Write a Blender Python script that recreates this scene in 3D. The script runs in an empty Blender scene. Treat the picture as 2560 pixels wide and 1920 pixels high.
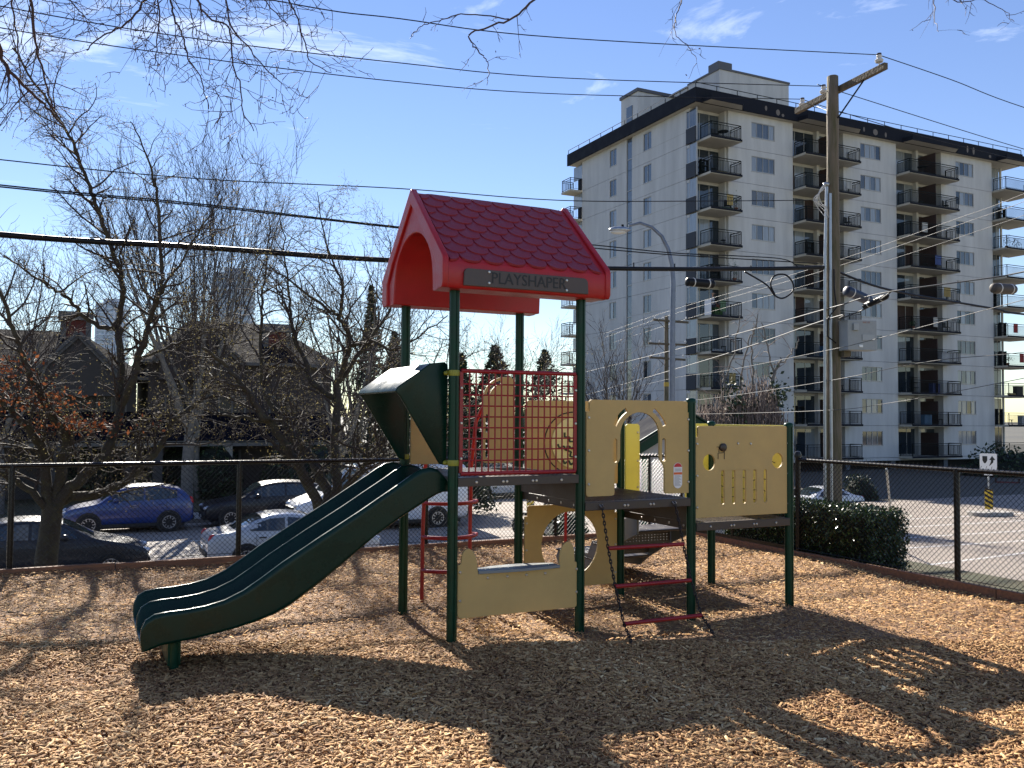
import bpy, math, random
import numpy as np
from mathutils import Vector, Matrix, Quaternion
from mathutils.geometry import tessellate_polygon
R = math.radians
scene = bpy.context.scene
COL = scene.collection

# ------------------------------------------------------------------ camera, sky, sun, exposure
cam_d = bpy.data.cameras.new('camera'); cam = bpy.data.objects.new('camera', cam_d); COL.objects.link(cam)
cam_d.sensor_width = 36.0; cam_d.lens = 31.197; cam_d.clip_start = 0.05; cam_d.clip_end = 4000
PITCH, ROLL = 0.0366, 0.0068
_fw = Vector((0, math.cos(PITCH), math.sin(PITCH))); _up0 = Vector((0, -math.sin(PITCH), math.cos(PITCH))); _rt0 = Vector((1, 0, 0))
_rt = _rt0*math.cos(ROLL) + _up0*math.sin(ROLL); _up = _up0*math.cos(ROLL) - _rt0*math.sin(ROLL)
_m = Matrix((_rt, _up, -_fw)).transposed().to_4x4(); _m.translation = Vector((0, 0, 1.6)); cam.matrix_world = _m
scene.camera = cam
SUN_EL, SUN_AZ = R(31.0), R(112.0)            # azimuth counted from +X towards +Y, direction to the sun
w = bpy.data.worlds.new('World'); scene.world = w; w.use_nodes = True
nt = w.node_tree; nt.nodes.clear()
_out = nt.nodes.new('ShaderNodeOutputWorld'); _bg = nt.nodes.new('ShaderNodeBackground')
_sky = nt.nodes.new('ShaderNodeTexSky'); _sky.sky_type = 'NISHITA'; _sky.sun_disc = False
_sky.sun_elevation = SUN_EL; _sky.sun_rotation = math.pi/2 - SUN_AZ
_sky.altitude = 0; _sky.air_density = 1.0; _sky.dust_density = 0.0; _sky.ozone_density = 2.2
_gm = nt.nodes.new('ShaderNodeGamma'); _gm.inputs[1].default_value = 0.82
_hs = nt.nodes.new('ShaderNodeHueSaturation'); _hs.inputs['Saturation'].default_value = 1.2; _hs.inputs['Hue'].default_value = 0.517
# thin cirrus streaks: stretched noise over the view direction, mixed into the sky
_tc = nt.nodes.new('ShaderNodeTexCoord')
_map = nt.nodes.new('ShaderNodeMapping'); _map.inputs['Rotation'].default_value = (0, R(22), R(20)); _map.inputs['Scale'].default_value = (2.2, 2.2, 9.0)
_n1 = nt.nodes.new('ShaderNodeTexNoise'); _n1.inputs['Scale'].default_value = 1.7; _n1.inputs['Detail'].default_value = 9; _n1.inputs['Roughness'].default_value = 0.62; _n1.inputs['Distortion'].default_value = 0.6
_r1 = nt.nodes.new('ShaderNodeValToRGB'); _r1.color_ramp.elements[0].position = 0.565; _r1.color_ramp.elements[1].position = 0.80
_r1.color_ramp.elements[1].color = (0.6, 0.6, 0.6, 1)
_mix = nt.nodes.new('ShaderNodeMix'); _mix.data_type = 'RGBA'; _mix.inputs[7].default_value = (8.4, 8.8, 9.4, 1)
_bw = nt.nodes.new('ShaderNodeSeparateXYZ')
_ms = nt.nodes.new('ShaderNodeMapRange'); _ms.inputs[1].default_value = 0.10; _ms.inputs[2].default_value = 0.25
_mm = nt.nodes.new('ShaderNodeMath'); _mm.operation = 'MULTIPLY'
L = nt.links.new
L(_tc.outputs['Generated'], _map.inputs[0]); L(_map.outputs[0], _n1.inputs['Vector']); L(_n1.outputs[0], _r1.inputs[0])
L(_tc.outputs['Generated'], _bw.inputs[0]); L(_bw.outputs[2], _ms.inputs[0]); L(_r1.outputs[0], _mm.inputs[0]); L(_ms.outputs[0], _mm.inputs[1])
L(_mm.outputs[0], _mix.inputs[0]); L(_sky.outputs[0], _gm.inputs[0]); L(_gm.outputs[0], _hs.inputs['Color']); L(_hs.outputs[0], _mix.inputs[6]); L(_mix.outputs[2], _bg.inputs[0]); L(_bg.outputs[0], _out.inputs[0])
_bg.inputs[1].default_value = 0.088
sun_d = bpy.data.lights.new('sun', 'SUN'); sun_d.energy = 5.0; sun_d.angle = R(0.53); sun_d.color = (1.0, 0.93, 0.82)
sun = bpy.data.objects.new('sun', sun_d); COL.objects.link(sun)
_sv = Vector((math.cos(SUN_EL)*math.cos(SUN_AZ), math.cos(SUN_EL)*math.sin(SUN_AZ), math.sin(SUN_EL)))
sun.rotation_euler = (-_sv).to_track_quat('-Z', 'Y').to_euler(); sun.location = _sv*60
vs = scene.view_settings; vs.view_transform = 'Standard'; vs.look = 'None'; vs.gamma = 1; vs.exposure = 1.38; vs.use_curve_mapping = False

# ------------------------------------------------------------------ frames of reference
YA = 0.4555; E1 = Vector((math.cos(YA), math.sin(YA), 0)); E2 = Vector((-math.sin(YA), math.cos(YA), 0)); G0 = Vector((-0.4114, 6.2748, 0))
SP = 1.037                                        # post spacing of the play structure
def S(a, b, z=0.0): return G0 + E1*a + E2*b + Vector((0, 0, z))
BY = 0.4518; BC = Vector((13.6476, 65.384, 0))    # apartment block corner and yaw

# ------------------------------------------------------------------ materials
MATS = {}
def mat(name, col, rough=0.6, metal=0.0, var=0.0, vscale=8.0, bump=0.0, bscale=40.0, col2=None, spec=None, coord='Object', detail=6, stretch=None, coat=0.0, lo=0.35, hi=0.68):
    if name in MATS: return MATS[name]
    m = bpy.data.materials.new(name); m.use_nodes = True; n = m.node_tree; b = n.nodes['Principled BSDF']
    b.inputs['Base Color'].default_value = (*col, 1); b.inputs['Roughness'].default_value = rough; b.inputs['Metallic'].default_value = metal
    if spec is not None: b.inputs['Specular IOR Level'].default_value = spec
    if coat: b.inputs['Coat Weight'].default_value = coat; b.inputs['Coat Roughness'].default_value = 0.06
    if var or col2 or bump:
        tc = n.nodes.new('ShaderNodeTexCoord'); src = tc.outputs[coord]
        if stretch:
            mp = n.nodes.new('ShaderNodeMapping'); mp.inputs['Scale'].default_value = stretch; n.links.new(src, mp.inputs[0]); src = mp.outputs[0]
    if var or col2:
        t = n.nodes.new('ShaderNodeTexNoise'); t.inputs['Scale'].default_value = vscale; t.inputs['Detail'].default_value = detail; t.inputs['Roughness'].default_value = 0.65
        r = n.nodes.new('ShaderNodeValToRGB'); c2 = col2 or tuple(min(1, c*(1+var)) for c in col); c1 = col if col2 else tuple(c*(1-var) for c in col)
        r.color_ramp.elements[0].color = (*c1, 1); r.color_ramp.elements[1].color = (*c2, 1); r.color_ramp.elements[0].position = lo; r.color_ramp.elements[1].position = hi
        n.links.new(src, t.inputs['Vector']); n.links.new(t.outputs[0], r.inputs[0]); n.links.new(r.outputs[0], b.inputs['Base Color'])
        mr = n.nodes.new('ShaderNodeMapRange'); mr.inputs[1].default_value = .3; mr.inputs[2].default_value = .7; mr.inputs[3].default_value = rough*.78; mr.inputs[4].default_value = min(1, rough*1.3); n.links.new(t.outputs[0], mr.inputs[0]); n.links.new(mr.outputs[0], b.inputs['Roughness'])
    if bump:
        t2 = n.nodes.new('ShaderNodeTexNoise'); t2.inputs['Scale'].default_value = bscale; t2.inputs['Detail'].default_value = 4
        bp = n.nodes.new('ShaderNodeBump'); bp.inputs['Strength'].default_value = bump; bp.inputs['Distance'].default_value = 0.02
        n.links.new(src, t2.inputs['Vector']); n.links.new(t2.outputs[0], bp.inputs['Height']); n.links.new(bp.outputs[0], b.inputs['Normal'])
    MATS[name] = m; return m
def attr_mat(name, attr, ramp, rough=0.8, spec=0.3, transl=0.0):
    m = bpy.data.materials.new(name); m.use_nodes = True; n = m.node_tree; b = n.nodes['Principled BSDF']
    a = n.nodes.new('ShaderNodeAttribute'); a.attribute_name = attr; r = n.nodes.new('ShaderNodeValToRGB')
    while len(r.color_ramp.elements) < len(ramp): r.color_ramp.elements.new(0.5)
    for e, (p, c) in zip(r.color_ramp.elements, ramp): e.position = p; e.color = (*c, 1)
    n.links.new(a.outputs['Fac'], r.inputs[0]); n.links.new(r.outputs[0], b.inputs['Base Color']); b.inputs['Roughness'].default_value = rough; b.inputs['Specular IOR Level'].default_value = spec
    if transl:
        o = n.nodes['Material Output']; tr = n.nodes.new('ShaderNodeBsdfTranslucent'); mx = n.nodes.new('ShaderNodeMixShader'); mx.inputs[0].default_value = transl
        n.links.new(r.outputs[0], tr.inputs[0]); n.links.new(b.outputs[0], mx.inputs[1]); n.links.new(tr.outputs[0], mx.inputs[2]); n.links.new(mx.outputs[0], o.inputs[0])
    MATS[name] = m; return m

M_RED = mat('red_moulded_plastic', (0.36, 0.007, 0.011), 0.40, var=0.10, vscale=5, bump=0.15, bscale=160)
M_REDBAR = mat('red_vinyl_coating', (0.27, 0.005, 0.009), 0.38, var=0.12, vscale=9)
M_POST = mat('green_powder_coat', (0.001, 0.034, 0.016), 0.36, var=0.25, vscale=14, spec=.25)
M_SLIDE = mat('dark_green_polyethylene', (0.0012, 0.020, 0.013), 0.27, spec=.22, var=0.18, vscale=6, bump=0.06, bscale=220)
M_TAN = mat('tan_plastic_sheet', (0.50, 0.350, 0.135), 0.55, spec=.3, var=0.07, vscale=3, bump=0.08, bscale=260)
def add_transl(m, col, fac):
    n = m.node_tree; o = n.nodes['Material Output']; b = n.nodes['Principled BSDF']; tr = n.nodes.new('ShaderNodeBsdfTranslucent'); tr.inputs[0].default_value = (*col, 1)
    mx = n.nodes.new('ShaderNodeMixShader'); mx.inputs[0].default_value = fac; n.links.new(b.outputs[0], mx.inputs[1]); n.links.new(tr.outputs[0], mx.inputs[2]); n.links.new(mx.outputs[0], o.inputs[0])
M_YEL = mat('yellow_plastic_sheet', (0.62, 0.57, 0.15), 0.5, var=0.05, vscale=3); add_transl(M_YEL, (0.75, 0.70, 0.2), 0.25)
M_REDSH = mat('sky_tinted_red_shingle', (0.22, 0.008, 0.018), 0.45, var=0.12, vscale=6, bump=0.2, bscale=180)  # same red plastic, with the sky reflection put into a darker, purplish colour
M_TANEDGE = mat('dark_routed_groove', (0.03, 0.025, 0.018), 0.7)
M_DECK = mat('brown_grey_deck_coating', (0.046, 0.034, 0.027), 0.42, var=0.15, vscale=10, bump=0.12, bscale=200)
M_STEEL = mat('bolt_steel', (0.45, 0.44, 0.42), 0.35, 1.0)
M_CHAIN = mat('dark_chain_steel', (0.03, 0.026, 0.026), 0.5, 0.6)
M_SIGNP = mat('charcoal_sign_plate', (0.085, 0.072, 0.066), 0.55, spec=.3, var=0.1)
M_BLACKPAINT = mat('black_lettering', (0.006, 0.006, 0.007), 0.5)
M_CLAMP = mat('yellow_green_clamp', (0.22, 0.23, 0.015), 0.45)
M_GREY = mat('grey_step_plastic', (0.13, 0.135, 0.135), 0.5, var=0.1)
M_WHITEL = mat('white_label', (0.75, 0.75, 0.73), 0.5)
M_ORANGE = mat('orange_label_band', (0.7, 0.13, 0.03), 0.5)
M_FENCE = mat('black_vinyl_wire', (0.006, 0.005, 0.005), 0.32, spec=.35)
M_KERB = mat('brown_edging_timber', (0.20, 0.094, 0.050), 0.8, var=0.35, vscale=5, bump=0.4, bscale=30, stretch=(1, 8, 8))
M_ASPH = mat('sunworn_asphalt', (0.28, 0.235, 0.195), 0.85, var=0.16, vscale=0.8, bump=0.25, bscale=18)
M_CONC = mat('pale_concrete', (0.34, 0.32, 0.29), 0.85, var=0.15, vscale=1.5, bump=0.2, bscale=20)
M_GRASS = mat('winter_grass_soil', (0.045, 0.052, 0.018), 0.9, col2=(0.085, 0.066, 0.035), vscale=2.2, bump=0.6, bscale=25)
M_WPAINT = mat('white_road_paint', (0.62, 0.60, 0.57), 0.7, var=0.2, vscale=6)
M_BARK = mat('dark_mossy_bark', (0.035, 0.026, 0.019), 0.9, col2=(0.080, 0.072, 0.038), vscale=9, bump=0.9, bscale=30, lo=0.45, hi=0.75)
M_TWIG = mat('twig_brown', (0.042, 0.030, 0.025), 0.8, var=0.3, vscale=3)
M_TWIGR = mat('reddish_twig', (0.050, 0.026, 0.024), 0.7, var=0.3, vscale=5)
M_GBARK = mat('grey_bark', (0.13, 0.12, 0.105), 0.9, var=0.35, vscale=6, bump=0.6, bscale=20)
M_POLE = mat('weathered_pole_timber', (0.155, 0.118, 0.082), 0.9, col2=(0.085, 0.076, 0.038), vscale=3.0, bump=0.8, bscale=16, stretch=(3, 3, 0.35), lo=0.4, hi=0.62)
M_ARM = mat('crossarm_timber', (0.11, 0.085, 0.055), 0.9, var=0.35, vscale=5, bump=0.5, bscale=18)
M_GALV = mat('galvanised_steel', (0.36, 0.38, 0.40), 0.38, 0.85, var=0.15, vscale=6)
M_WIRE = mat('aluminium_conductor', (0.06, 0.06, 0.062), 0.5, 0.0, spec=.3)
M_CABLE = mat('black_cable_sheath', (0.008, 0.008, 0.010), 0.45, spec=.2)
M_PORC = mat('grey_porcelain', (0.55, 0.53, 0.50), 0.3)
M_CREAM = mat('cream_stucco', (0.50, 0.50, 0.49), 0.9, var=0.13, vscale=0.9, bump=0.15, bscale=25, stretch=(1, 1, .15), detail=8)
M_SOFF = mat('cream_soffit', (0.46, 0.43, 0.36), 0.9, var=0.1, vscale=0.7)
M_NAVY = mat('navy_fascia_paint', (0.010, 0.012, 0.019), 0.8, spec=.2, var=0.35, vscale=1.5)
M_PEEL = mat('peeled_paint_patch', (0.16, 0.14, 0.125), 0.9)
M_RAIL = mat('dark_railing_paint', (0.006, 0.010, 0.010), 0.6, spec=.1)
M_ALU = mat('window_aluminium', (0.36, 0.355, 0.345), 0.45, 0.3)
M_GLASS = mat('dark_window_glass', (0.022, 0.032, 0.045), 0.05, spec=0.9)
M_GLASS2 = mat('curtained_glass', (0.24, 0.27, 0.30), 0.07, spec=0.8, var=0.2, vscale=3.5, stretch=(4, 4, .2))
M_GLASS3 = mat('half_drawn_glass', (0.075, 0.095, 0.12), 0.05, spec=0.9, var=0.3, vscale=3, stretch=(4, 4, .2))
M_BROWN = mat('brown_divider_board', (0.040, 0.022, 0.018), 0.75, var=0.2, vscale=4)
M_DARKIN = mat('dark_interior', (0.010, 0.011, 0.013), 0.9)
M_ROOFG = mat('grey_metal_flashing', (0.09, 0.09, 0.10), 0.6)
M_TYRE = mat('tyre_rubber', (0.010, 0.010, 0.010), 0.8)
M_RIM = mat('alloy_rim', (0.42, 0.42, 0.43), 0.3, 0.8)
M_CARGLASS = mat('car_glass', (0.012, 0.020, 0.022), 0.04, spec=1.0)
M_TRIM = mat('black_trim', (0.012, 0.012, 0.012), 0.6)
M_LAMPR = mat('red_tail_lamp', (0.42, 0.012, 0.010), 0.2)
M_LAMPW = mat('clear_headlamp', (0.55, 0.56, 0.58), 0.12, 0.3)

# ------------------------------------------------------------------ mesh builder
class MB:
    def __init__(s): s.v = []; s.f = []
    def add(s, vs, fs):
        o = len(s.v); s.v.extend([tuple(p) for p in vs]); s.f.extend([tuple(i+o for i in q) for q in fs]); return s
    def box(s, x0, x1, y0, y1, z0, z1):
        return s.add([(x0,y0,z0),(x1,y0,z0),(x1,y1,z0),(x0,y1,z0),(x0,y0,z1),(x1,y0,z1),(x1,y1,z1),(x0,y1,z1)],
                     [(0,3,2,1),(4,5,6,7),(0,1,5,4),(1,2,6,5),(2,3,7,6),(3,0,4,7)])
    def bar(s, p, q, wd, ht, upv=(0,0,1)):
        p = Vector(p); q = Vector(q); d = (q-p).normalized(); u = Vector(upv)
        if abs(d.dot(u)) > .98: u = Vector((1,0,0))
        sd = d.cross(u).normalized()*wd/2; uu = sd.cross(d).normalized()*ht/2
        vs = [p-sd-uu, p+sd-uu, p+sd+uu, p-sd+uu, q-sd-uu, q+sd-uu, q+sd+uu, q-sd+uu]
        return s.add(vs, [(0,1,2,3),(7,6,5,4),(0,4,5,1),(1,5,6,2),(2,6,7,3),(3,7,4,0)])
    def tube(s, pts, r, n=6, cap=True):
        P = [Vector(p) for p in pts]; k = len(P)
        if not hasattr(r, '__len__'): r = [r]*k
        t0 = (P[1]-P[0]).normalized(); a = Vector((0,0,1)) if abs(t0.z) < .9 else Vector((1,0,0))
        u = t0.cross(a).normalized(); o = len(s.v)
        for i in range(k):
            t = (P[min(i+1,k-1)]-P[max(i-1,0)])
            if t.length < 1e-9: t = t0
            t = t.normalized(); u = (u - t*u.dot(t))
            if u.length < 1e-6: u = t.orthogonal()
            u = u.normalized(); b = t.cross(u); t0 = t
            for j in range(n):
                an = 2*math.pi*j/n; q = P[i] + (u*math.cos(an)+b*math.sin(an))*r[i]; s.v.append((q.x,q.y,q.z))
        for i in range(k-1):
            for j in range(n):
                j2 = (j+1) % n; s.f.append((o+i*n+j, o+i*n+j2, o+(i+1)*n+j2, o+(i+1)*n+j))
        if cap and n > 2:
            s.f.append(tuple(o+j for j in reversed(range(n)))); s.f.append(tuple(o+(k-1)*n+j for j in range(n)))
        return s
    def lathe(s, c, prof, n=16, axis='z'):
        c = Vector(c); o = len(s.v); k = len(prof)
        for (r, h) in prof:
            for j in range(n):
                a = 2*math.pi*j/n; x, y = r*math.cos(a), r*math.sin(a)
                q = (x,y,h) if axis == 'z' else ((h,x,y) if axis == 'x' else (x,h,y))
                s.v.append((c.x+q[0], c.y+q[1], c.z+q[2]))
        for i in range(k-1):
            for j in range(n):
                j2 = (j+1) % n; q = (o+i*n+j, o+i*n+j2, o+(i+1)*n+j2, o+(i+1)*n+j); s.f.append(q if axis != 'y' else q[::-1])
        a0 = tuple(o+j for j in reversed(range(n))); a1 = tuple(o+(k-1)*n+j for j in range(n))
        s.f.append(a0 if axis != 'y' else a0[::-1]); s.f.append(a1 if axis != 'y' else a1[::-1]); return s
    def sph(s, c, r, nu=12, nv=8):
        if not hasattr(r, '__len__'): r = (r,r,r)
        o = len(s.v); s.v.append((c[0],c[1],c[2]-r[2]))
        for i in range(1, nv):
            ph = -math.pi/2 + math.pi*i/nv
            for j in range(nu):
                a = 2*math.pi*j/nu; s.v.append((c[0]+r[0]*math.cos(ph)*math.cos(a), c[1]+r[1]*math.cos(ph)*math.sin(a), c[2]+r[2]*math.sin(ph)))
        s.v.append((c[0],c[1],c[2]+r[2])); e = len(s.v)-1
        for j in range(nu): s.f.append((o, o+1+(j+1)%nu, o+1+j)); s.f.append((e, e-nu+j, e-nu+(j+1)%nu))
        for i in range(nv-2):
            for j in range(nu): b = o+1+i*nu; s.f.append((b+j, b+(j+1)%nu, b+nu+(j+1)%nu, b+nu+j))
        return s
    def prism(s, outer, holes, t0, t1, mp):
        # outline (u,w) with holes, extruded from t0 to t1; mp(u,w,t) gives the point
        loops = [outer] + list(holes); tri = tessellate_polygon([[Vector((p[0],p[1],0)) for p in lp] for lp in loops])
        flat = [p for lp in loops for p in lp]; n = len(flat); o = len(s.v)
        for t in (t0, t1):
            for p in flat: s.v.append(tuple(mp(p[0],p[1],t)))
        def area(q): return (flat[q[1]][0]-flat[q[0]][0])*(flat[q[2]][1]-flat[q[0]][1])-(flat[q[2]][0]-flat[q[0]][0])*(flat[q[1]][1]-flat[q[0]][1])
        for q in tri:
            if area(q) < 0: q = (q[0],q[2],q[1])
            s.f.append((o+q[0],o+q[1],o+q[2])); s.f.append((o+n+q[0],o+n+q[2],o+n+q[1]))
        b = 0
        for li, lp in enumerate(loops):
            m = len(lp); ar = sum(lp[i][0]*lp[(i+1)%m][1]-lp[(i+1)%m][0]*lp[i][1] for i in range(m))
            ccw = (ar > 0) == (li == 0)
            for i in range(m):
                j = (i+1) % m; q = (o+b+i, o+n+b+i, o+n+b+j, o+b+j); s.f.append(q if ccw else q[::-1])
            b += m
        return s
def mk(mb, name='mesh'):
    me = bpy.data.meshes.new(name); me.from_pydata(mb.v, [], mb.f); me.update(); return me
def tag(o, label=None, cat=None, group=None, kind=None):
    if label: o['label'] = label
    if cat: o['category'] = cat
    if group: o['group'] = group
    if kind: o['kind'] = kind
    return o
def obj(name, mb, m, parent=None, smooth=False, bevel=0, seg=2, sub=0, label=None, cat=None, group=None, kind=None, loc=None, rot=None, fix=False):
    me = mb if isinstance(mb, bpy.types.Mesh) else mk(mb, name)
    if fix:
        import bmesh
        bm = bmesh.new(); bm.from_mesh(me); bmesh.ops.remove_doubles(bm, verts=bm.verts, dist=1e-5); bmesh.ops.recalc_face_normals(bm, faces=bm.faces); bm.to_mesh(me); bm.free()
    if not me.materials:
        for x in (m if isinstance(m, (list, tuple)) else [m]): me.materials.append(x)
    if smooth:
        me.polygons.foreach_set('use_smooth', [True]*len(me.polygons))
        if smooth is not True: me.set_sharp_from_angle(angle=R(smooth))
    o = bpy.data.objects.new(name, me); COL.objects.link(o); o.parent = parent
    if loc is not None: o.location = loc
    if rot is not None: o.rotation_euler = rot if hasattr(rot, '__len__') else (0,0,rot)
    if bevel:
        b = o.modifiers.new('bevel', 'BEVEL'); b.width = bevel; b.segments = seg; b.limit_method = 'ANGLE'; b.angle_limit = R(40)
    if sub: q = o.modifiers.new('sub', 'SUBSURF'); q.levels = sub; q.render_levels = sub
    return tag(o, label, cat, group, kind)
def thing(name, label, cat, loc=(0,0,0), rot=0, group=None, kind=None):
    o = bpy.data.objects.new(name, None); COL.objects.link(o); o.location = loc; o.rotation_euler = (0,0,rot); o.empty_display_size = .2
    return tag(o, label, cat, group, kind)
def inst(name, src, parent=None, loc=None, rot=None, scale=None):
    o = bpy.data.objects.new(name, src.data if hasattr(src, 'data') else src); COL.objects.link(o); o.parent = parent
    if loc is not None: o.location = loc
    if rot is not None: o.rotation_euler = rot if hasattr(rot, '__len__') else (0,0,rot)
    if scale is not None: o.scale = scale
    return o
def mesh_np(name, V, F, m, attr=None, smooth=False):
    # V (n,3), F (k,3 or 4) numpy; attr = (name, per-vertex values)
    me = bpy.data.meshes.new(name); n = len(V); k, c = F.shape
    me.vertices.add(n); me.vertices.foreach_set('co', np.ascontiguousarray(V, dtype=np.float32).ravel())
    me.loops.add(k*c); me.loops.foreach_set('vertex_index', F.astype(np.int32).ravel())
    me.polygons.add(k); me.polygons.foreach_set('loop_start', (np.arange(k)*c).astype(np.int32)); me.polygons.foreach_set('loop_total', np.full(k, c, np.int32))
    if attr: a = me.attributes.new(attr[0], 'FLOAT', 'POINT'); a.data.foreach_set('value', attr[1].astype(np.float32))
    me.update(calc_edges=True); me.validate(); me.materials.append(m)
    if smooth: me.polygons.foreach_set('use_smooth', [True]*k)
    return me
def rrect(x0, x1, z0, z1, r=0.02, n=4):
    out = []
    for (cx, cz, a0) in ((x1-r,z1-r,0),(x0+r,z1-r,90),(x0+r,z0+r,180),(x1-r,z0+r,270)):
        for i in range(n+1): a = R(a0+90*i/n); out.append((cx+r*math.cos(a), cz+r*math.sin(a)))
    return out
def circ(cx, cz, r, n=28, rz=None): return [(cx+r*math.cos(2*math.pi*i/n), cz+(rz or r)*math.sin(2*math.pi*i/n)) for i in range(n)]
def slot(p, q, wd, n=6):
    p = Vector(p); q = Vector(q); d = (q-p).normalized(); a0 = math.atan2(d.y, d.x); out = []
    for i in range(n+1): a = a0-math.pi/2+math.pi*i/n; out.append((q.x+wd/2*math.cos(a), q.y+wd/2*math.sin(a)))
    for i in range(n+1): a = a0+math.pi/2+math.pi*i/n; out.append((p.x+wd/2*math.cos(a), p.y+wd/2*math.sin(a)))
    return out
def arcslot(cx, cz, r, a0, a1, wd, n=10):
    o = [(cx+(r+wd/2)*math.cos(R(a0+(a1-a0)*i/n)), cz+(r+wd/2)*math.sin(R(a0+(a1-a0)*i/n))) for i in range(n+1)]
    i_ = [(cx+(r-wd/2)*math.cos(R(a1+(a0-a1)*i/n)), cz+(r-wd/2)*math.sin(R(a1+(a0-a1)*i/n))) for i in range(n+1)]
    return o + i_
XZ = lambda u, w_, t: (u, t, w_)     # outline in x-z, thickness along y
YZ = lambda u, w_, t: (t, u, w_)     # outline in y-z, thickness along x
XY = lambda u, w_, t: (u, w_, t)
def text_mesh(txt, size, depth=0.004, font=None):
    c = bpy.data.curves.new('lettering', 'FONT'); c.body = txt; c.size = size; c.extrude = depth/2; c.align_x = 'CENTER'; c.align_y = 'CENTER'; c.resolution_u = 3
    o = bpy.data.objects.new('lettering', c); COL.objects.link(o); dg = bpy.context.evaluated_depsgraph_get(); dg.update()
    me = bpy.data.meshes.new_from_object(o.evaluated_get(dg)); bpy.data.objects.remove(o); bpy.data.curves.remove(c); return me

# ================================================================== GROUND AND SETTING
rng = np.random.default_rng(7); random.seed(7)
def sheet(name, pts, faces, m, kind='structure', **k):
    mb = MB(); mb.v = [tuple(p) for p in pts]; mb.f = faces
    return obj(name, mb, m, kind=kind, **k)
# chip bed, gently uneven
HX, HY = S(-2.35, .5).x, S(-2.35, .5).y                 # worn hollow at the slide exit
def chip_h(x, y):
    return -0.045*np.exp(-((x-HX)**2+(y-HY)**2)/.30) + 0.018*np.sin(x*1.7+0.4*y) + 0.014*np.sin(y*2.3-x*0.9+1.1) + 0.008*np.sin(x*5.1+y*4.3)
_na, _nb = 60, 54
_A = np.linspace(-9, 4.93, _na); _B = np.linspace(-7.5, 3.96, _nb)
_V = []; 
for b in _B:
    for a in _A:
        p = S(a, b); edge = max(0, 1-min(3.96-b, 4.93-a)/1.2)
        _V.append((p.x, p.y, float(chip_h(p.x, p.y)) - 0.012 + 0.045*edge**2))
_F = np.array([[j*_na+i, j*_na+i+1, (j+1)*_na+i+1, (j+1)*_na+i] for j in range(_nb-1) for i in range(_na-1)])
M_BED = mat('wood_chip_bed', (0.14, 0.065, 0.030), 0.95, col2=(0.38, 0.22, 0.10), vscale=26, bump=1.0, bscale=60, coord='Object', detail=8)
obj('chip_bed', mesh_np('chip_bed', np.array(_V), _F, M_BED, smooth=True), M_BED, kind='structure')

# loose wood chips: real splinters scattered over the bed
M_CHIP = attr_mat('wood_chips', 'tone', [(0.0, (0.065, 0.024, 0.009)), (0.2, (0.20, 0.092, 0.036)), (0.48, (0.38, 0.205, 0.082)), (0.8, (0.57, 0.345, 0.145)), (1.0, (0.80, 0.58, 0.30))], 0.78, 0.3)
def scatter_chips(n, ymin, ymax, lmin, lmax, boxy):
    Y = np.sqrt(rng.random(n)*(ymax**2-ymin**2)+ymin**2); X = (rng.random(n)*2-1)*(0.63*Y+0.35)
    da, db = X-G0.x, Y-G0.y; a = da*E1.x+db*E1.y; b = da*E2.x+db*E2.y
    k = (a < 4.93) & (b < 3.97); X, Y, a, b = X[k], Y[k], a[k], b[k]; n = len(X)
    edge = np.maximum(0, 1-np.minimum(3.96-b, 4.93-a)/1.2)
    Zc = chip_h(X, Y) + 0.045*edge**2 - 0.004 + rng.random(n)*0.016
    ln = lmin+(lmax-lmin)*rng.random(n)**2.1; wd = ln*(0.14+0.18*rng.random(n)); th = 0.002+0.005*rng.random(n)
    yaw = rng.random(n)*2*np.pi; pit = rng.normal(0, 0.24, n); rol = rng.normal(0, 0.45, n)
    big = rng.random(n) < 0.03; wd[big] *= 1.7; ln[big] *= 1.15
    if boxy:
        T = np.array([[-1,-1,-1],[1,-.7,-1],[1,.7,-1],[-1,1,-1],[-.85,-.8,1],[.9,-.55,1],[.85,.6,1],[-.9,.75,1]])*.5
        F = np.array([[4,5,6,7],[0,1,5,4],[1,2,6,5],[2,3,7,6],[3,0,4,7]])
    else:
        T = np.array([[-1,-.6,-1],[1,-.3,-1],[.9,.6,-1],[-.9,.4,-1],[-.45,0,1],[.5,.05,1]])*.5
        F = np.array([[0,1,5,4],[2,3,4,5],[1,2,5,5],[3,0,4,4]])
    L_ = np.stack([T[None,:,0]*ln[:,None], T[None,:,1]*wd[:,None], T[None,:,2]*th[:,None]], -1)
    cr, sr, cp, sp, cy, sy = np.cos(rol), np.sin(rol), np.cos(pit), np.sin(pit), np.cos(yaw), np.sin(yaw)
    x, y, z = L_[...,0], L_[...,1], L_[...,2]
    y, z = y*cr[:,None]-z*sr[:,None], y*sr[:,None]+z*cr[:,None]
    x, z = x*cp[:,None]+z*sp[:,None], -x*sp[:,None]+z*cp[:,None]
    x, y = x*cy[:,None]-y*sy[:,None], x*sy[:,None]+y*cy[:,None]
    V = np.stack([x+X[:,None], y+Y[:,None], z+Zc[:,None]+0.003], -1).reshape(-1, 3)
    k = len(T); FF = (F[None]+(np.arange(n)*k)[:,None,None]).reshape(-1, 4)
    tone = np.clip(rng.beta(3.4, 2.7, n)+0.07*np.sin(X*1.3)*np.sin(Y*1.1+1)+0.06*np.sin(X*3.7+Y*2.1)-0.22*np.exp(-((X-HX)**2+(Y-HY)**2)/.35), 0, 1); tone = np.repeat(tone, k)
    return V, FF, tone
V1, F1, t1 = scatter_chips(88000, 3.7, 6.4, 0.014, 0.068, True)
V2, F2, t2 = scatter_chips(160000, 6.3, 13.2, 0.016, 0.066, False)
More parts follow.
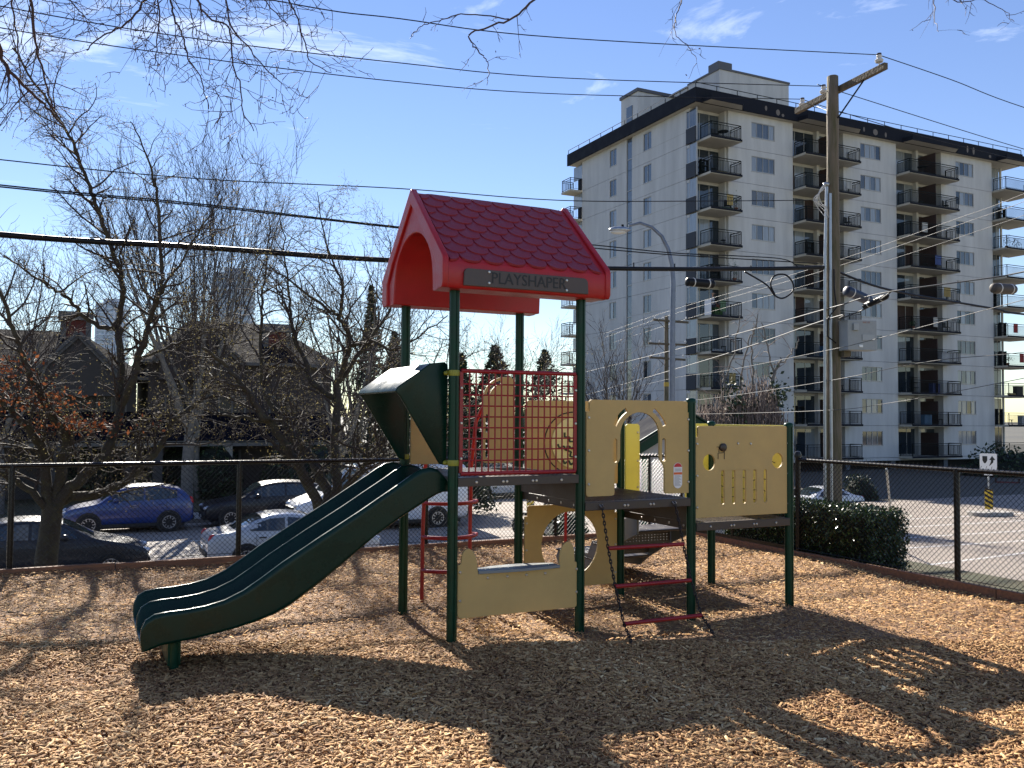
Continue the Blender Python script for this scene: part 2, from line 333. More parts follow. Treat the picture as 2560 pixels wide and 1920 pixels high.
# triangulate the degenerate quads of the far splinters
F2t = np.concatenate([F2[:, [0,1,2]], F2[:, [0,2,3]]]); F2t = F2t[(F2t[:,0]!=F2t[:,1])&(F2t[:,1]!=F2t[:,2])&(F2t[:,0]!=F2t[:,2])]
F1t = np.concatenate([F1[:, [0,1,2]], F1[:, [0,2,3]]])
_me = mesh_np('wood_chips', np.concatenate([V1, V2]), np.concatenate([F1t, F2t+len(V1)]), M_CHIP, ('tone', np.concatenate([t1, t2])))
obj('wood_chips', _me, M_CHIP, label='loose sunlit tan wood chips covering the play area', cat='wood chips', kind='stuff')

# bank outside the fence falling to the street, the street itself, far ground
def gz(b): return -2.4*min(1, max(0, (b-5.0)/10.0))
M_FARG = mat('far_ground', (0.075, 0.07, 0.055), 0.9, var=0.3, vscale=0.05)
def grid_site(name, As, Bs, zf, m):
    V = []; na = len(As)
    for b in Bs:
        for a in As: p = S(a, b, zf(a, b)); V.append(tuple(p))
    F = [(j*na+i, j*na+i+1, (j+1)*na+i+1, (j+1)*na+i) for j in range(len(Bs)-1) for i in range(na-1)]
    return sheet(name, V, F, m)
grid_site('bank', [-40, -20, -9.02, 0, 4.2, 5.04], [4.06, 5, 7, 9, 11, 13, 14.5], lambda a, b: -2.30*min(1, max(0, (b-4.6)/9.0))-0.02, M_GRASS)
def zside(a, b): return -0.02-2.36*min(1, max(0, (a-6.2)/7.5))
grid_site('side_bank', [5.05, 5.6, 6.2, 8, 10, 12, 13.8], [-12, -5, 0, 4, 8, 14.5], lambda a, b: max(-2.38, min(zside(a, b), -2.30*min(1, max(0, (b-4.6)/9.0))-0.02)), M_GRASS)
sheet('terrain', [S(-1500,-60,-2.55),S(1500,-60,-2.55),S(1500,2500,-2.55),S(-1500,2500,-2.55)], [(0,1,2,3)], M_FARG)
def zroad(a, b): return -2.42 - 0.055*max(0, b-24)*min(1, max(0, (a-18)/10))
street = grid_site('street', [-90, -30, -8, 0, 8, 13.6, 18, 23, 28, 40, 60, 120], [-40, 0, 6, 12, 16.2, 21, 24, 29.2], lambda a, b: zroad(a, b) if (b > 16 or a > 13.5) else -2.5, M_ASPH)
# near kerb and pavements
grid_site('pavement', [-90, -30, 0, 13.4], [14.5, 16.2], lambda a, b: -2.29, M_CONC)
grid_site('far_pavement', [-90, -30, 0, 11.2], [29.2, 31.4], lambda a, b: -2.28, M_CONC)
grid_site('front_yards', [-90, -30, 0, 11.2], [31.4, 60], lambda a, b: -2.25, M_GRASS)
grid_site('cross_street', [11.3, 13, 15, 18.5], [29.25, 40, 70, 110], lambda a, b: -2.42 - 0.02*(b-29), M_ASPH)
for nm, (a0, a1, b0, b1, z0, z1) in {'near_kerb': (-90, 13.4, 16.2, 16.35, -2.5, -2.28), 'far_kerb': (-90, 11.2, 29.05, 29.2, -2.5, -2.27)}.items():
    mb = MB().box(a0, a1, b0, b1, z0, z1); o = obj(nm, mb, M_CONC, kind='structure', loc=G0, rot=YA)
def marking(a0, b0, a1, b1, wd=0.12):
    p, q = S(a0, b0, -2.414), S(a1, b1, -2.414); d = (q-p).normalized(); n = Vector((-d.y, d.x, 0))*wd/2
    mb = MB().add([p-n, q-n, q+n, p+n], [(0,1,2,3)]); return obj('lane_line', mb, M_WPAINT, street)
for q in [(16.5, 11.1, 27, 11.85), (19, 13.9, 28, 13.2), (20, 15.6, 30, 15.0), (24, 17.6, 33, 17.1), (26, 19.4, 36, 18.9)]: marking(*q)
marking(13.6, 24.1, 26, 24.1, .1)
for i in range(8): marking(-20+4*i, 24.1, -18+4*i, 24.1, .1)

# timber edging boards along the fence line
e = thing('timber_edging', 'long brown timber edging boards at the foot of the back fence', 'edging', G0, YA, 'timber edging')
for i in range(6): obj('plank', MB().box(-9+2.33*i+.004, -9+2.33*(i+1)-.004, 3.97, 4.02+.002*(i%2), -.1, .10+.004*(i%3)), M_KERB, e, bevel=.006)
e = thing('timber_edging', 'brown timber edging boards running along the right hand fence', 'edging', G0, YA, 'timber edging')
for i in range(5): obj('plank', MB().box(4.945, 4.995+.002*(i%2), 4.0-2.3*(i+1)+.004, 4.0-2.3*i-.004, -.1, .10+.003*(i%3)), M_KERB, e, bevel=.006)

# ================================================================== CHAIN LINK FENCE
def chain_mesh(x0, x1, z0, z1, pitch=0.052, r=0.0023, tips=True):
    mb = MB(); h = z1-z0; nx = int((x1-x0+h)/pitch)+1
    def line(p, q):
        d = (q-p); sd = Vector((d.z, 0, -d.x)).normalized()*r; t = Vector((0, r, 0))
        mb.add([p+sd, p-sd*.5+t, p-sd*.5-t, q+sd, q-sd*.5+t, q-sd*.5-t], [(0,1,4,3),(1,2,5,4),(2,0,3,5)])
    for i in range(nx):
        for sgn in (1, -1):
            s0 = x0-h+i*pitch if sgn > 0 else x0+i*pitch
            p = Vector((s0, .0012*sgn, z0)); q = Vector((s0+sgn*h, .0012*sgn, z1))
            if p.x > q.x: p, q = q, p
            if q.x < x0 or p.x > x1: continue
            sl = (q.z-p.z)/(q.x-p.x)
            if p.x < x0: p = Vector((x0, p.y, p.z+sl*(x0-p.x)))
            if q.x > x1: q = Vector((x1, q.y, q.z-sl*(q.x-x1)))
            if (q-p).length > .01: line(p, q)
    if tips:
        for i in range(int((x1-x0)/pitch)):
            x = x0+(i+.5)*pitch; mb.tube([(x-.006, 0, z1-.01), (x, .002, z1+.018), (x+.006, 0, z1+.020)], .0022, 3, False)
    return mb
def fence(name, label, x0, x1, posts, loc, rot, top=1.09, caps=()):
    t = thing(name, label, 'fence', loc, rot, 'black chain link fences')
    for x in posts:
        mb = MB(); mb.lathe((x, .035, 0), [(.028, -.3), (.028, top-.012), (.024, top+.012)] if x not in caps else [(.030, -.3), (.030, top+.03), (.040, top+.03), (.042, top+.06), (.030, top+.09), (.008, top+.10)], 14); obj('post', mb, M_FENCE, t, smooth=40)
    obj('top_rail', MB().tube([(x0, .035, top), (x1, .035, top)], .0215, 12), M_FENCE, t, smooth=50)
    obj('tension_wire', MB().tube([(x0, 0, .13), (x1, 0, .13)], .003, 5), M_FENCE, t)
    obj('chain_mesh', chain_mesh(x0, x1, .105, top+.03), M_FENCE, t, kind='stuff')
    return t
fence('chain_link_fence', 'black chain link fence across the back in front of the parked cars', -9.0, 4.97, [-7.2, -5.07, -2.94, -0.81, 1.32, 3.05, 4.47], S(0, 4.0), YA)
fence('chain_link_fence', 'black chain link fence on the right beside the clipped hedge', -1.86, 6.0, [-1.86, .176, 2.6, 4.8], S(4.97, 0), YA-math.pi/2, top=1.13, caps=(-1.86,))
g = thing('chain_link_gate', 'black framed chain link gate left of the hedge behind the square panel', 'gate', S(4.97, 0), YA-math.pi/2)
obj('gate_frame', MB().tube([(-3.98,.0,.06),(-1.93,.0,.06),(-1.93,.0,1.12),(-3.98,.0,1.12),(-3.98,.0,.06)], .021, 8), M_FENCE, g, smooth=50)
obj('kick_board', MB().box(-3.95, -1.96, -.012, .012, .03, .14), M_FENCE, g)
obj('middle_bar', MB().tube([(-2.95,0,.06),(-2.95,0,1.12)], .016, 8), M_FENCE, g, smooth=50)
obj('chain_mesh', chain_mesh(-3.96, -1.95, .08, 1.13), M_FENCE, g, kind='stuff')
obj('latch', MB().box(-1.96, -1.88, -.03, .03, .72, .80), M_GALV, g, bevel=.004)

# ================================================================== PLAY STRUCTURE (one thing, local x = along the front, y = to the back)
P = thing('play_structure', 'red roofed playground structure with twin green slide and tan panels', 'playground', G0, YA)
bolt_me = mk(MB().lathe((0,0,0), [(.0105,0),(.0105,-.004),(.007,-.007),(.0,-.0071)], 10, 'y')); bolt_me.materials.append(M_STEEL)
def bolts(par, pts, y, back=False):
    for (x, z) in pts: inst('bolt', bolt_me, par, (x, y, z), (0, 0, math.pi if back else 0))
D1, D2, D3 = 1.167, 0.957, 0.753
def post(x, y, top, cap=True):
    n = 20; ring = []
    for i in range(n):
        a = 2*math.pi*(i+.5)/n; r = .036*(1+.035*math.cos(8*a)); ring.append((r*math.cos(a), r*math.sin(a)))
    # shallow extrusion groove on the four sides
    out = []
    for k in range(4):
        a = k*math.pi/2
        for da, rr in ((-.62,.0372),(-.35,.0372),(-.13,.0365),(-.12,.0295),(.12,.0295),(.13,.0365),(.35,.0372),(.62,.0372)): out.append((rr*math.cos(a+da), rr*math.sin(a+da)))
    o = obj('post', MB().prism(out, [], -.4, top-.01, XY), M_POST, P, loc=(x, y, 0), fix=True)
    if cap: obj('cap', MB().lathe((0,0,top-.03), [(.0405,0),(.0405,.022),(.034,.034),(.012,.04)], 16), M_POST, o, smooth=50)
    return o
for (i, j, tp) in [(0,0,2.62),(1,0,2.62),(0,1,2.62),(1,1,2.62),(2,0,1.75),(2,1,1.75),(3,0,1.555),(3,1,1.56)]: post(i*SP, j*SP, tp, tp < 2)
# decks with slotted tops and folded edges
def deck(x0, x1, y0, y1, z):
    o = obj('deck', MB().box(x0, x1, y0, y1, z-.012, z), M_DECK, P)
    for i in range(24):
        xx = x0+.03+(x1-x0-.06)*i/23
        obj('tread_rib', MB().box(xx-.009, xx+.009, y0+.06, y1-.06, z-.001, z+.0035), M_DECK, o)
    for nm, q in (('edge_beam',(x0, x1, y0-.004, y0+.012)), ('edge_beam',(x0, x1, y1-.012, y1+.004))): obj(nm, MB().box(q[0], q[1], q[2], q[3], z-.065, z-.002), M_DECK, o, bevel=.004)
    for xx in (x0, x1): obj('edge_beam', MB().box(xx-.004 if xx == x0 else xx-.012, xx+.012 if xx == x0 else xx+.004, y0+.014, y1-.014, z-.064, z-.0025), M_DECK, o, bevel=.004)
    bolts(o, [(x0+.14+.12*k+.09*(k%2), z-.035) for k in range(6)], y0-.004)
    for k in range(4):
        b_ = inst('bolt', bolt_me, o, (x0-.004, y0+.16+.2*k, z-.035), (0, 0, -math.pi/2))
    return o
deck(.026, SP-.03, -.03, SP+.03, D1); deck(SP+.028, 2*SP-.03, -.03, SP+.03, D2); deck(2*SP+.03, 3*SP-.02, -.03, SP+.03, D3)
for x, z0, z1 in ((SP, D2+.006, D1-.07), (2*SP, D3+.006, D2-.07)):
    obj('riser_plate', MB().box(x-.005, x+.005, .05, SP-.05, z0, z1), M_DECK, P)

# panels ------------------------------------------------------------
def panel(name, outer, holes, y, m=M_TAN, th=.019, par=P, mp=XZ):
    return obj(name, MB().prism(outer, holes, y-th/2, y+th/2, mp), m, par, bevel=.0035, seg=2, fix=True)
def notch_rect(x0, x1, z0, z1, nl, nr, nz):
    # rounded rectangle whose upper corners step in round the post caps
    out = [(x1-.012, z0), (x1-.003, z0+.003), (x1, z0+.012), (x1, z1-nz), (x1-nr, z1-nz), (x1-nr, z1-.014), (x1-nr-.004, z1-.004), (x1-nr-.014, z1), (x0+nl+.014, z1), (x0+nl+.004, z1-.004), (x0+nl, z1-.014), (x0+nl, z1-nz), (x0, z1-nz), (x0, z0+.012), (x0+.003, z0+.003), (x0+.012, z0)]
    return out
# arched gateway panel: outline runs round the doorway
x0, x1, zb, zt = 1.083, 2.058, .997, 1.733; ax = 1.571
door = []
for i in range(17): a = R(180*i/16); door.append((ax+.184*math.cos(a), 1.462+.178*math.sin(a)))
out = [(x0+.02, zb), (x0+.006, zb+.006), (x0, zb+.02), (x0, zt-.09), (x0+.028, zt-.09), (x0+.028, zt-.02), (x0+.034, zt-.006), (x0+.048, zt), (x1-.048, zt), (x1-.034, zt-.006), (x1-.028, zt-.02), (x1-.028, zt-.09), (x1, zt-.09), (x1, zb+.02), (x1-.006, zb+.006), (x1-.02, zb),
       (1.83, zb), (1.812, zb+.006), (1.806, zb+.02), (1.806, 1.19), (1.798, 1.222), (1.765, 1.262), (1.756, 1.285)] + door + [(1.386, 1.285), (1.377, 1.262), (1.344, 1.222), (1.336, 1.19), (1.336, zb+.02), (1.330, zb+.006), (1.312, zb)]
gp = panel('gateway_panel', out, [arcslot(ax, 1.44, .252, 22, 60, .036), arcslot(ax, 1.44, .252, 120, 158, .036), slot((1.342, 1.268), (1.342, 1.418), .036), slot((1.799, 1.268), (1.799, 1.418), .036)], -.004)
bolts(gp, [(1.105, z) for z in (1.09, 1.345, 1.595)] + [(2.036, z) for z in (1.085, 1.335, 1.585)], -.0145)
lb = obj('safety_label', MB().prism(rrect(1.889, 1.972, 1.036, 1.240, .041, 8), [], -.0175, -.0145, XZ), M_WHITEL, gp, fix=True)
obj('label_red_top', MB().prism([p for p in rrect(1.892, 1.969, 1.040, 1.237, .038, 8) if p[1] > 1.20] , [], -.0188, -.0176, XZ), mat('label_red', (.55,.02,.03), .5), lb, fix=True)
obj('label_band', MB().box(1.891, 1.970, -.0188, -.0176, 1.146, 1.164), M_ORANGE, lb)
mb = MB()
for k in range(3): mb.box(1.899+.004*(k%2), 1.962, -.0186, -.0176, 1.173+.008*k, 1.176+.008*k)
for k in range(11): mb.box(1.897, 1.962-.009*(k*7%3), -.0186, -.0176, 1.058+.0078*k, 1.0605+.0078*k)
obj('label_print', mb, mat('label_grey_print', (.25,.24,.24), .6), lb, kind='stuff')
# square panel with portholes and slots
x0, x1, zb, zt = 2.106, 3.107, .79, 1.533
hol = [circ(2.247, 1.237, .062, 28, .066), circ(2.974, 1.24, .060, 28, .064)] + [slot((2.387+.113*k, .906), (2.387+.113*k, 1.152), .034) for k in range(5)]
sq = panel('porthole_panel', notch_rect(x0, x1, zb, zt, .026, .022, .09), hol, -.004)
bolts(sq, [(2.125, z) for z in (.875, 1.13, 1.388)] + [(3.088, z) for z in (.875, 1.13, 1.388)] + [(2.545, 1.388), (2.68, 1.385)], -.0145)
obj('spy_knob', MB().lathe((2.382, -.0145, 1.358), [(.034,0),(.034,-.016),(.027,-.021),(.005,-.0215)], 20, 'y'), mat('dark_brown_knob', (.03,.018,.012), .4), sq, smooth=50)
mb = MB()
for (xa, za, xb, zb_) in ((2.336,1.262,2.336,1.31),(2.336,1.31,2.40,1.316),(2.40,1.262,2.40,1.335),(2.345,1.316,2.345,1.36),(2.322,1.362,2.345,1.362)): mb.bar((xa,-.0155,za),(xb,-.0155,zb_), .004, .004)
obj('routed_track', mb, M_TANEDGE, sq)
# side panel of the low deck with routed drawing
sd = panel('side_panel', [(p[0], p[1]) for p in rrect(.045, .985, .79, 1.54, .02)], [], 3*SP+.004, M_YEL, mp=YZ)
mb = MB()
for z_ in (.86, .955, 1.05, 1.145): mb.tube([(3*SP-.007, .1+.83*i/20, z_+.012*math.sin(i*.9+z_*9)) for i in range(21)], .0035, 4)
mb.tube([(3*SP-.007, .15+.10*math.cos(a), 1.31+.10*math.sin(a)) for a in np.linspace(-1.5, 1.6, 14)], .0035, 4)
obj('routed_lines', mb, M_TANEDGE, sd)
# bench / counter panel under the tall deck
x0, x1 = .037, 1.016; zb = .176
out = [(x0, zb+.03), (x0+.01, zb+.008), (x0+.03, zb), (x1-.03, zb), (x1-.01, zb+.01), (x1, zb+.03), (x1, .50), (x1-.005, .51), (x1-.03, .515), (x1-.035, .60), (x1-.05, .645), (x1-.075, .667), (x1-.10, .667), (x1-.13, .645), (x1-.152, .60), (x1-.16, .56), (x1-.162, .478),
       (x0+.158, .478), (x0+.150, .56), (x0+.138, .605), (x0+.115, .645), (x0+.088, .664), (x0+.06, .66), (x0+.038, .635), (x0+.03, .60), (x0+.028, .565), (x0+.016, .555), (x0, .55)]
bp_ = panel('counter_panel', out, [], -.004)
bolts(bp_, [(x0+.018, .30), (x0+.018, .50), (x1-.014, .29), (x1-.014, .46)] + [(.27+.155*k, .447) for k in range(4)], -.0145)
ct = [(.196, -.02)] + [(.196+.66*i/14, -.02-.028*math.sin(math.pi*i/14)) for i in range(15)] + [(.856, -.02)] + [(.856-.66*i/14, .10+.07*math.sin(math.pi*i/14)) for i in range(15)]
obj('counter_top', MB().prism([q for i, q in enumerate(ct) if i == 0 or q != ct[i-1]], [], .481, .50, XY), mat('grey_counter', (.20,.215,.215), .5, var=.06), P, bevel=.004, fix=True)
# crawl-through panel below the middle deck, at the back
cp_ = panel('crawl_panel', notch_rect(1.094, 2.033, .10, .83, .026, .022, .09), [circ(1.545, .478, .287, 40)], SP)
bolts(cp_, [(1.11, z) for z in (.2, .45, .68)] + [(2.015, z) for z in (.2, .45, .68)], SP-.0105)
# dial panel at the back of the middle deck
dp = panel('dial_panel', notch_rect(1.094, 2.04, .997, 1.742, .02, .02, .07), [circ(1.37, 1.346, .014, 12)], SP)
mb = MB(); mb.tube([(1.565+.285*math.cos(a), SP-.011, 1.372+.27*math.sin(a)) for a in np.linspace(0, 2*math.pi, 41)], .006, 5); obj('dial_groove', mb, M_TANEDGE, dp)
dl = obj('dial_disc', MB().prism(circ(1.575, 1.372, .225, 36), [], SP-.019, SP-.0105, XZ), mat('pale_yellow_plastic', (.70,.66,.30), .5), dp, fix=True)
mb = MB()
for (dx, dz, an) in ((-.05,.06,0),(-.11,-.02,.4),(-.03,-.07,-.3),(.06,.02,.2),(-.06,-.15,.5),(.05,.13,-.2),(.0,-.01,.9)):
    c, s_ = math.cos(an), math.sin(an)
    pts = [(-.05,.03),(-.05,-.01),(0,-.01),(0,-.05),(.05,-.05)]
    for (p, q) in zip(pts, pts[1:]): mb.bar((1.575+dx+p[0]*c-p[1]*s_, SP-.021, 1.372+dz+p[0]*s_+p[1]*c), (1.575+dx+q[0]*c-q[1]*s_, SP-.021, 1.372+dz+q[0]*s_+q[1]*c), .014, .016, (0,1,0))
obj('dial_maze', mb, mat('maze_green', (.02,.05,.02), .6), dl)
# half panels flanking the back entrances
def half(x0, x1, zb, zt, round_left, y):
    if round_left: out = [(x1-.012, zb), (x1, zb+.012), (x1, zt-.03), (x1-.03, zt)] + [(x0+.19-.19*math.sin(R(90*i/8)), zt-.19+.19*math.cos(R(90*i/8))) for i in range(9)] + [(x0, zb+.02), (x0+.02, zb)]
    else: out = [(x1-.02, zb), (x1, zb+.02)] + [(x1-.19+.19*math.cos(R(90*i/8)), zt-.19+.19*math.sin(R(90*i/8))) for i in range(9)] + [(x0+.03, zt), (x0, zt-.03), (x0, zb+.012), (x0+.012, zb)]
    c = x0+.035 if round_left else x1-.035; s_ = 1 if round_left else -1
    holes = [slot((c, zb+.06), (c, zb+.19), .026), slot((c, zb+.27), (c, zb+.40), .026), arcslot(x0+.19 if round_left else x1-.19, zt-.19, .15, 100 if round_left else 10, 170 if round_left else 80, .028)]
    return panel('entry_panel', out, holes, y)
hp = half(.695, .985, 1.205, 1.936, True, SP); half(.05, .34, 1.205, 1.93, False, SP)
hb = panel('entry_panel', rrect(2.125, 2.278, .79, 1.54, .03), [], SP, M_YEL); bolts(hb, [(2.255, .96), (2.255, 1.20), (2.255, 1.46)], SP-.0105)
panel('entry_panel', rrect(2.80, 3.07, .79, 1.545, .03), [], SP, M_YEL)
# red lattice barrier
gx0, gx1, gz0, gz1 = .042, 1.006, 1.176, 1.938
gr = obj('lattice_frame', MB().tube([(gx0+.014,0,gz0+.015),(gx1-.014,0,gz0+.015)], .0155, 10), M_REDBAR, P, smooth=50)
obj('frame_tube', MB().tube([(gx0+.014,0,gz1-.015),(gx1-.014,0,gz1-.015)], .0155, 10), M_REDBAR, gr, smooth=50)
for x in (gx0+.014, gx1-.016): obj('frame_tube', MB().box(x-.014, x+.014, -.010, .010, gz0+.02, gz1-.02), M_REDBAR, gr, bevel=.004)
vb = mk(MB().tube([(0,0,gz0+.02),(0,0,gz1-.02)], .006, 6)); vb.materials.append(M_REDBAR)
for i in range(17): inst('lattice_bar', vb, gr, (gx0+.028+(gx1-gx0-.056)*(i+1)/18, -.003, 0))
hbm = mk(MB().tube([(gx0+.02,0,0),(gx1-.02,0,0)], .006, 6)); hbm.materials.append(M_REDBAR)
for i in range(8): inst('lattice_bar', hbm, gr, (0, .004, gz0+.03+(gz1-gz0-.06)*(i+1)/9))
bolts(gr, [(gx0+.014, z) for z in (1.30, 1.55, 1.80)] + [(gx1-.016, z) for z in (1.30, 1.55, 1.80)], -.010)
# curved rung climber at the back
rg = obj('climber_rail', MB().tube([(.297,1.404,-.2),(.30,1.40,.6),(.31,1.385,1.15),(.32,1.30,1.55),(.33,1.15,1.69),(.335,1.04,1.70)], .0165, 10), M_REDBAR, P, smooth=50)
obj('climber_rail', MB().tube([(.742,1.404,-.2),(.742,1.40,.6),(.742,1.385,1.15),(.745,1.30,1.55),(.75,1.15,1.69),(.75,1.04,1.70)], .0165, 10), M_REDBAR, rg, smooth=50)
for z in (.28, .565, .855):
    obj('climber_rung', MB().tube([(.297,1.404,z)] + [(.285+.52*t, 1.375-.17*math.sin(math.pi*min(1,t*1.02))**.8, z-.002) for t in np.linspace(.04, .98, 14)] + [(.742,1.404,z)], .0165, 10), M_REDBAR, rg, smooth=50)
# transfer steps at the back of the low deck
ts = obj('transfer_step', MB().box(2.30, 2.92, SP+.03, SP+.42, .53, .552), M_DECK, P, bevel=.01)
for (ya, yb, z) in ((SP+.40, SP+.80, .35), (SP+.78, SP+1.55, .19)): obj('step_tread', MB().box(2.26, 2.95, ya, yb, z-.022, z), M_DECK, ts, bevel=.01)
for x in (2.28, 2.94):
    obj('step_side', MB().prism([(SP+.02,.72),(SP+.30,.62),(SP+.44,.55),(SP+.50,.40),(SP+.82,.36),(SP+.90,.23),(SP+1.50,.20),(SP+1.56,.10),(SP+1.5,.02),(SP+.95,.06),(SP+.80,.16),(SP+.45,.34),(SP+.02,.52)], [], x-.012, x+.012, YZ), M_GREY, ts, bevel=.006, fix=True)
pm = MB()
holes = []
for i in range(16):
    for j in range(5): holes.append(circ(2.34+.036*i, .40+.026*j, .0045, 5))
obj('perforated_riser', MB().prism([(2.30,.36),(2.92,.36),(2.92,.53),(2.30,.53)], holes, SP+.40, SP+.408, XZ), M_DECK, ts, fix=True)
obj('perforated_riser', MB().box(2.29, 2.93, SP+.785, SP+.793, .21, .345), M_DECK, ts)
for (x, y, h) in ((2.24, SP+1.30, .95), (2.24, SP+.62, 1.05)): obj('grab_rail', MB().tube([(x, y, 0), (x, y, h*.6), (x, y-.03, h*.8), (x, y-.15, h*.9)], .0165, 8), M_REDBAR, ts, smooth=50)
# roof ----------------------------------------------------------------
RC = SP/2; rx0, rx1 = -.155, 1.205; hw = .668
outer = [(RC-hw+.02, 2.49), (RC-hw, 2.52), (RC-hw, 2.665), (RC-hw+.012, 2.69), (RC-.02, 3.285), (RC, 3.296), (RC+.02, 3.285), (RC+hw-.012, 2.69), (RC+hw, 2.665), (RC+hw, 2.52), (RC+hw-.02, 2.49)]
inner = [(RC+.43-.012*0, 2.49)] + [(RC+.425*math.cos(R(a)), 2.56+.42*math.sin(R(a))**.9) for a in range(6, 180, 12)] + [(RC-.43, 2.49)]
rf = obj('roof', MB().prism(outer+inner, [], rx0+.02, rx1-.02, YZ), M_RED, P, bevel=.018, seg=3, fix=True, smooth=35)
sh = [(RC-.02+.0, 3.285)]
for xx in (rx0, rx1):
    rim_o = [((p[0]-RC)*1.018+RC, p[1]+(.026 if p[1] > 2.6 else 0)) for p in outer]; rim_i = [(RC+.55, 2.49), (RC+.55, 2.66), (RC+.42, 2.82), (RC, 3.20), (RC-.42, 2.82), (RC-.55, 2.66), (RC-.55, 2.49)]
    obj('gable_rim', MB().prism(rim_o+rim_i, [], xx-.0 if xx < 0 else xx-.045, xx+.045 if xx < 0 else xx, YZ), M_RED, rf, bevel=.014, seg=3, fix=True, smooth=35)
# scalloped shingles, each a moulded piece
slope = math.atan2(3.285-2.69, hw-.032); sl_len = math.hypot(3.285-2.69, hw-.032)
SWD = .1735
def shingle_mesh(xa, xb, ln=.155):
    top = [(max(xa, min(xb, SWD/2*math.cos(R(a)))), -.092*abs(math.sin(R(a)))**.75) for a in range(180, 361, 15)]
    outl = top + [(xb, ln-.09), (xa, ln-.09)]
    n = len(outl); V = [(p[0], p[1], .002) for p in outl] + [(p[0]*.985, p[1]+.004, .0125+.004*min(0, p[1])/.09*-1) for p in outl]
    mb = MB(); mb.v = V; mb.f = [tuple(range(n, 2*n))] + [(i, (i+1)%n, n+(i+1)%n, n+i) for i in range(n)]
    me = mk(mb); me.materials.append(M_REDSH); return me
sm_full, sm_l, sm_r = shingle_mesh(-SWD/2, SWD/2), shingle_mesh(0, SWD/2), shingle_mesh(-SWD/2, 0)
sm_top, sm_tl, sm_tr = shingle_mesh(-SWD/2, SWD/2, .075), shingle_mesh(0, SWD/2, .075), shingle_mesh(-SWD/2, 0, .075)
rows = 9; step = sl_len/8.6
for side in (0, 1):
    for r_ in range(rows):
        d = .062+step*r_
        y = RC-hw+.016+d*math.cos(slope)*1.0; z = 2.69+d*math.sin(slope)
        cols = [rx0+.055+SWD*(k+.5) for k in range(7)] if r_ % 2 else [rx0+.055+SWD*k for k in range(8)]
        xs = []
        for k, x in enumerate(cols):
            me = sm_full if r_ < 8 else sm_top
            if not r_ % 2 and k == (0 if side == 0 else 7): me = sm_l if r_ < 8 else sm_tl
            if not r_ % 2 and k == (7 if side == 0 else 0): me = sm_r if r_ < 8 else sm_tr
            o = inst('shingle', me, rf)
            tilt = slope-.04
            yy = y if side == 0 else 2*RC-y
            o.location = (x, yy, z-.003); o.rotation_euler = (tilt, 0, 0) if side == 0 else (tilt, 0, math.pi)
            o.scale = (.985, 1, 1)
# name plate
np_out = [(-.001,2.508),(1.003,2.511),(.998,2.60),(.985,2.62),(.965,2.627),(.03,2.629),(.012,2.622),(.002,2.60)]
pl = obj('name_plate', MB().prism(np_out, [], RC-hw-.022, RC-hw-.002, XZ), M_SIGNP, rf, bevel=.004, fix=True)
tm = text_mesh('PLAYSHAPER', .118, .003); tm.materials.clear(); tm.materials.append(M_BLACKPAINT)
o = inst('lettering', tm, pl, (.508, RC-hw-.0235, 2.570), (math.pi/2, 0, 0)); xs = [v.co.x for v in tm.vertices]; ys = [v.co.y for v in tm.vertices]
o.scale = (.60/(max(xs)-min(xs)), .080/(max(ys)-min(ys)), 1)
bolts(pl, [(.19, 2.613), (.19, 2.535), (.815, 2.60), (.815, 2.527)], RC-hw-.022)
# twin slide ----------------------------------------------------------
rim = [(.02,1.10),(-.03,1.178),(-.075,1.222),(-.135,1.236),(-.20,1.225),(-.266,1.19),(-.343,1.138),(-.50,1.040),(-.651,.944),(-.913,.788),(-1.164,.632),(-1.286,.547),(-1.406,.470),(-1.524,.419),(-1.64,.393),(-1.754,.381),(-1.866,.376),(-1.935,.366),(-1.985,.335),(-2.008,.285),(-2.012,.24)]
bot = [(.02,1.06),(-.03,1.06),(-.075,1.045),(-.135,1.015),(-.20,.975),(-.27,.935),(-.36,.882),(-.52,.78),(-.66,.672),(-.90,.487),(-1.10,.352),(-1.20,.303),(-1.33,.262),(-1.46,.232),(-1.58,.211),(-1.70,.193),(-1.81,.180),(-1.89,.172),(-1.945,.155),(-1.985,.142),(-2.002,.142)]
flo = []
for (r_, b_) in zip(rim, bot): flo.append((r_[0]*.5+b_[0]*.5, max(b_[1]+.035, r_[1]-.155)))
flo[0] = (.02,1.075); flo[1] = (-.03,1.082); flo[2] = (-.08,1.078); flo[3] = (-.135,1.062)
V = []; nsec = len(rim)
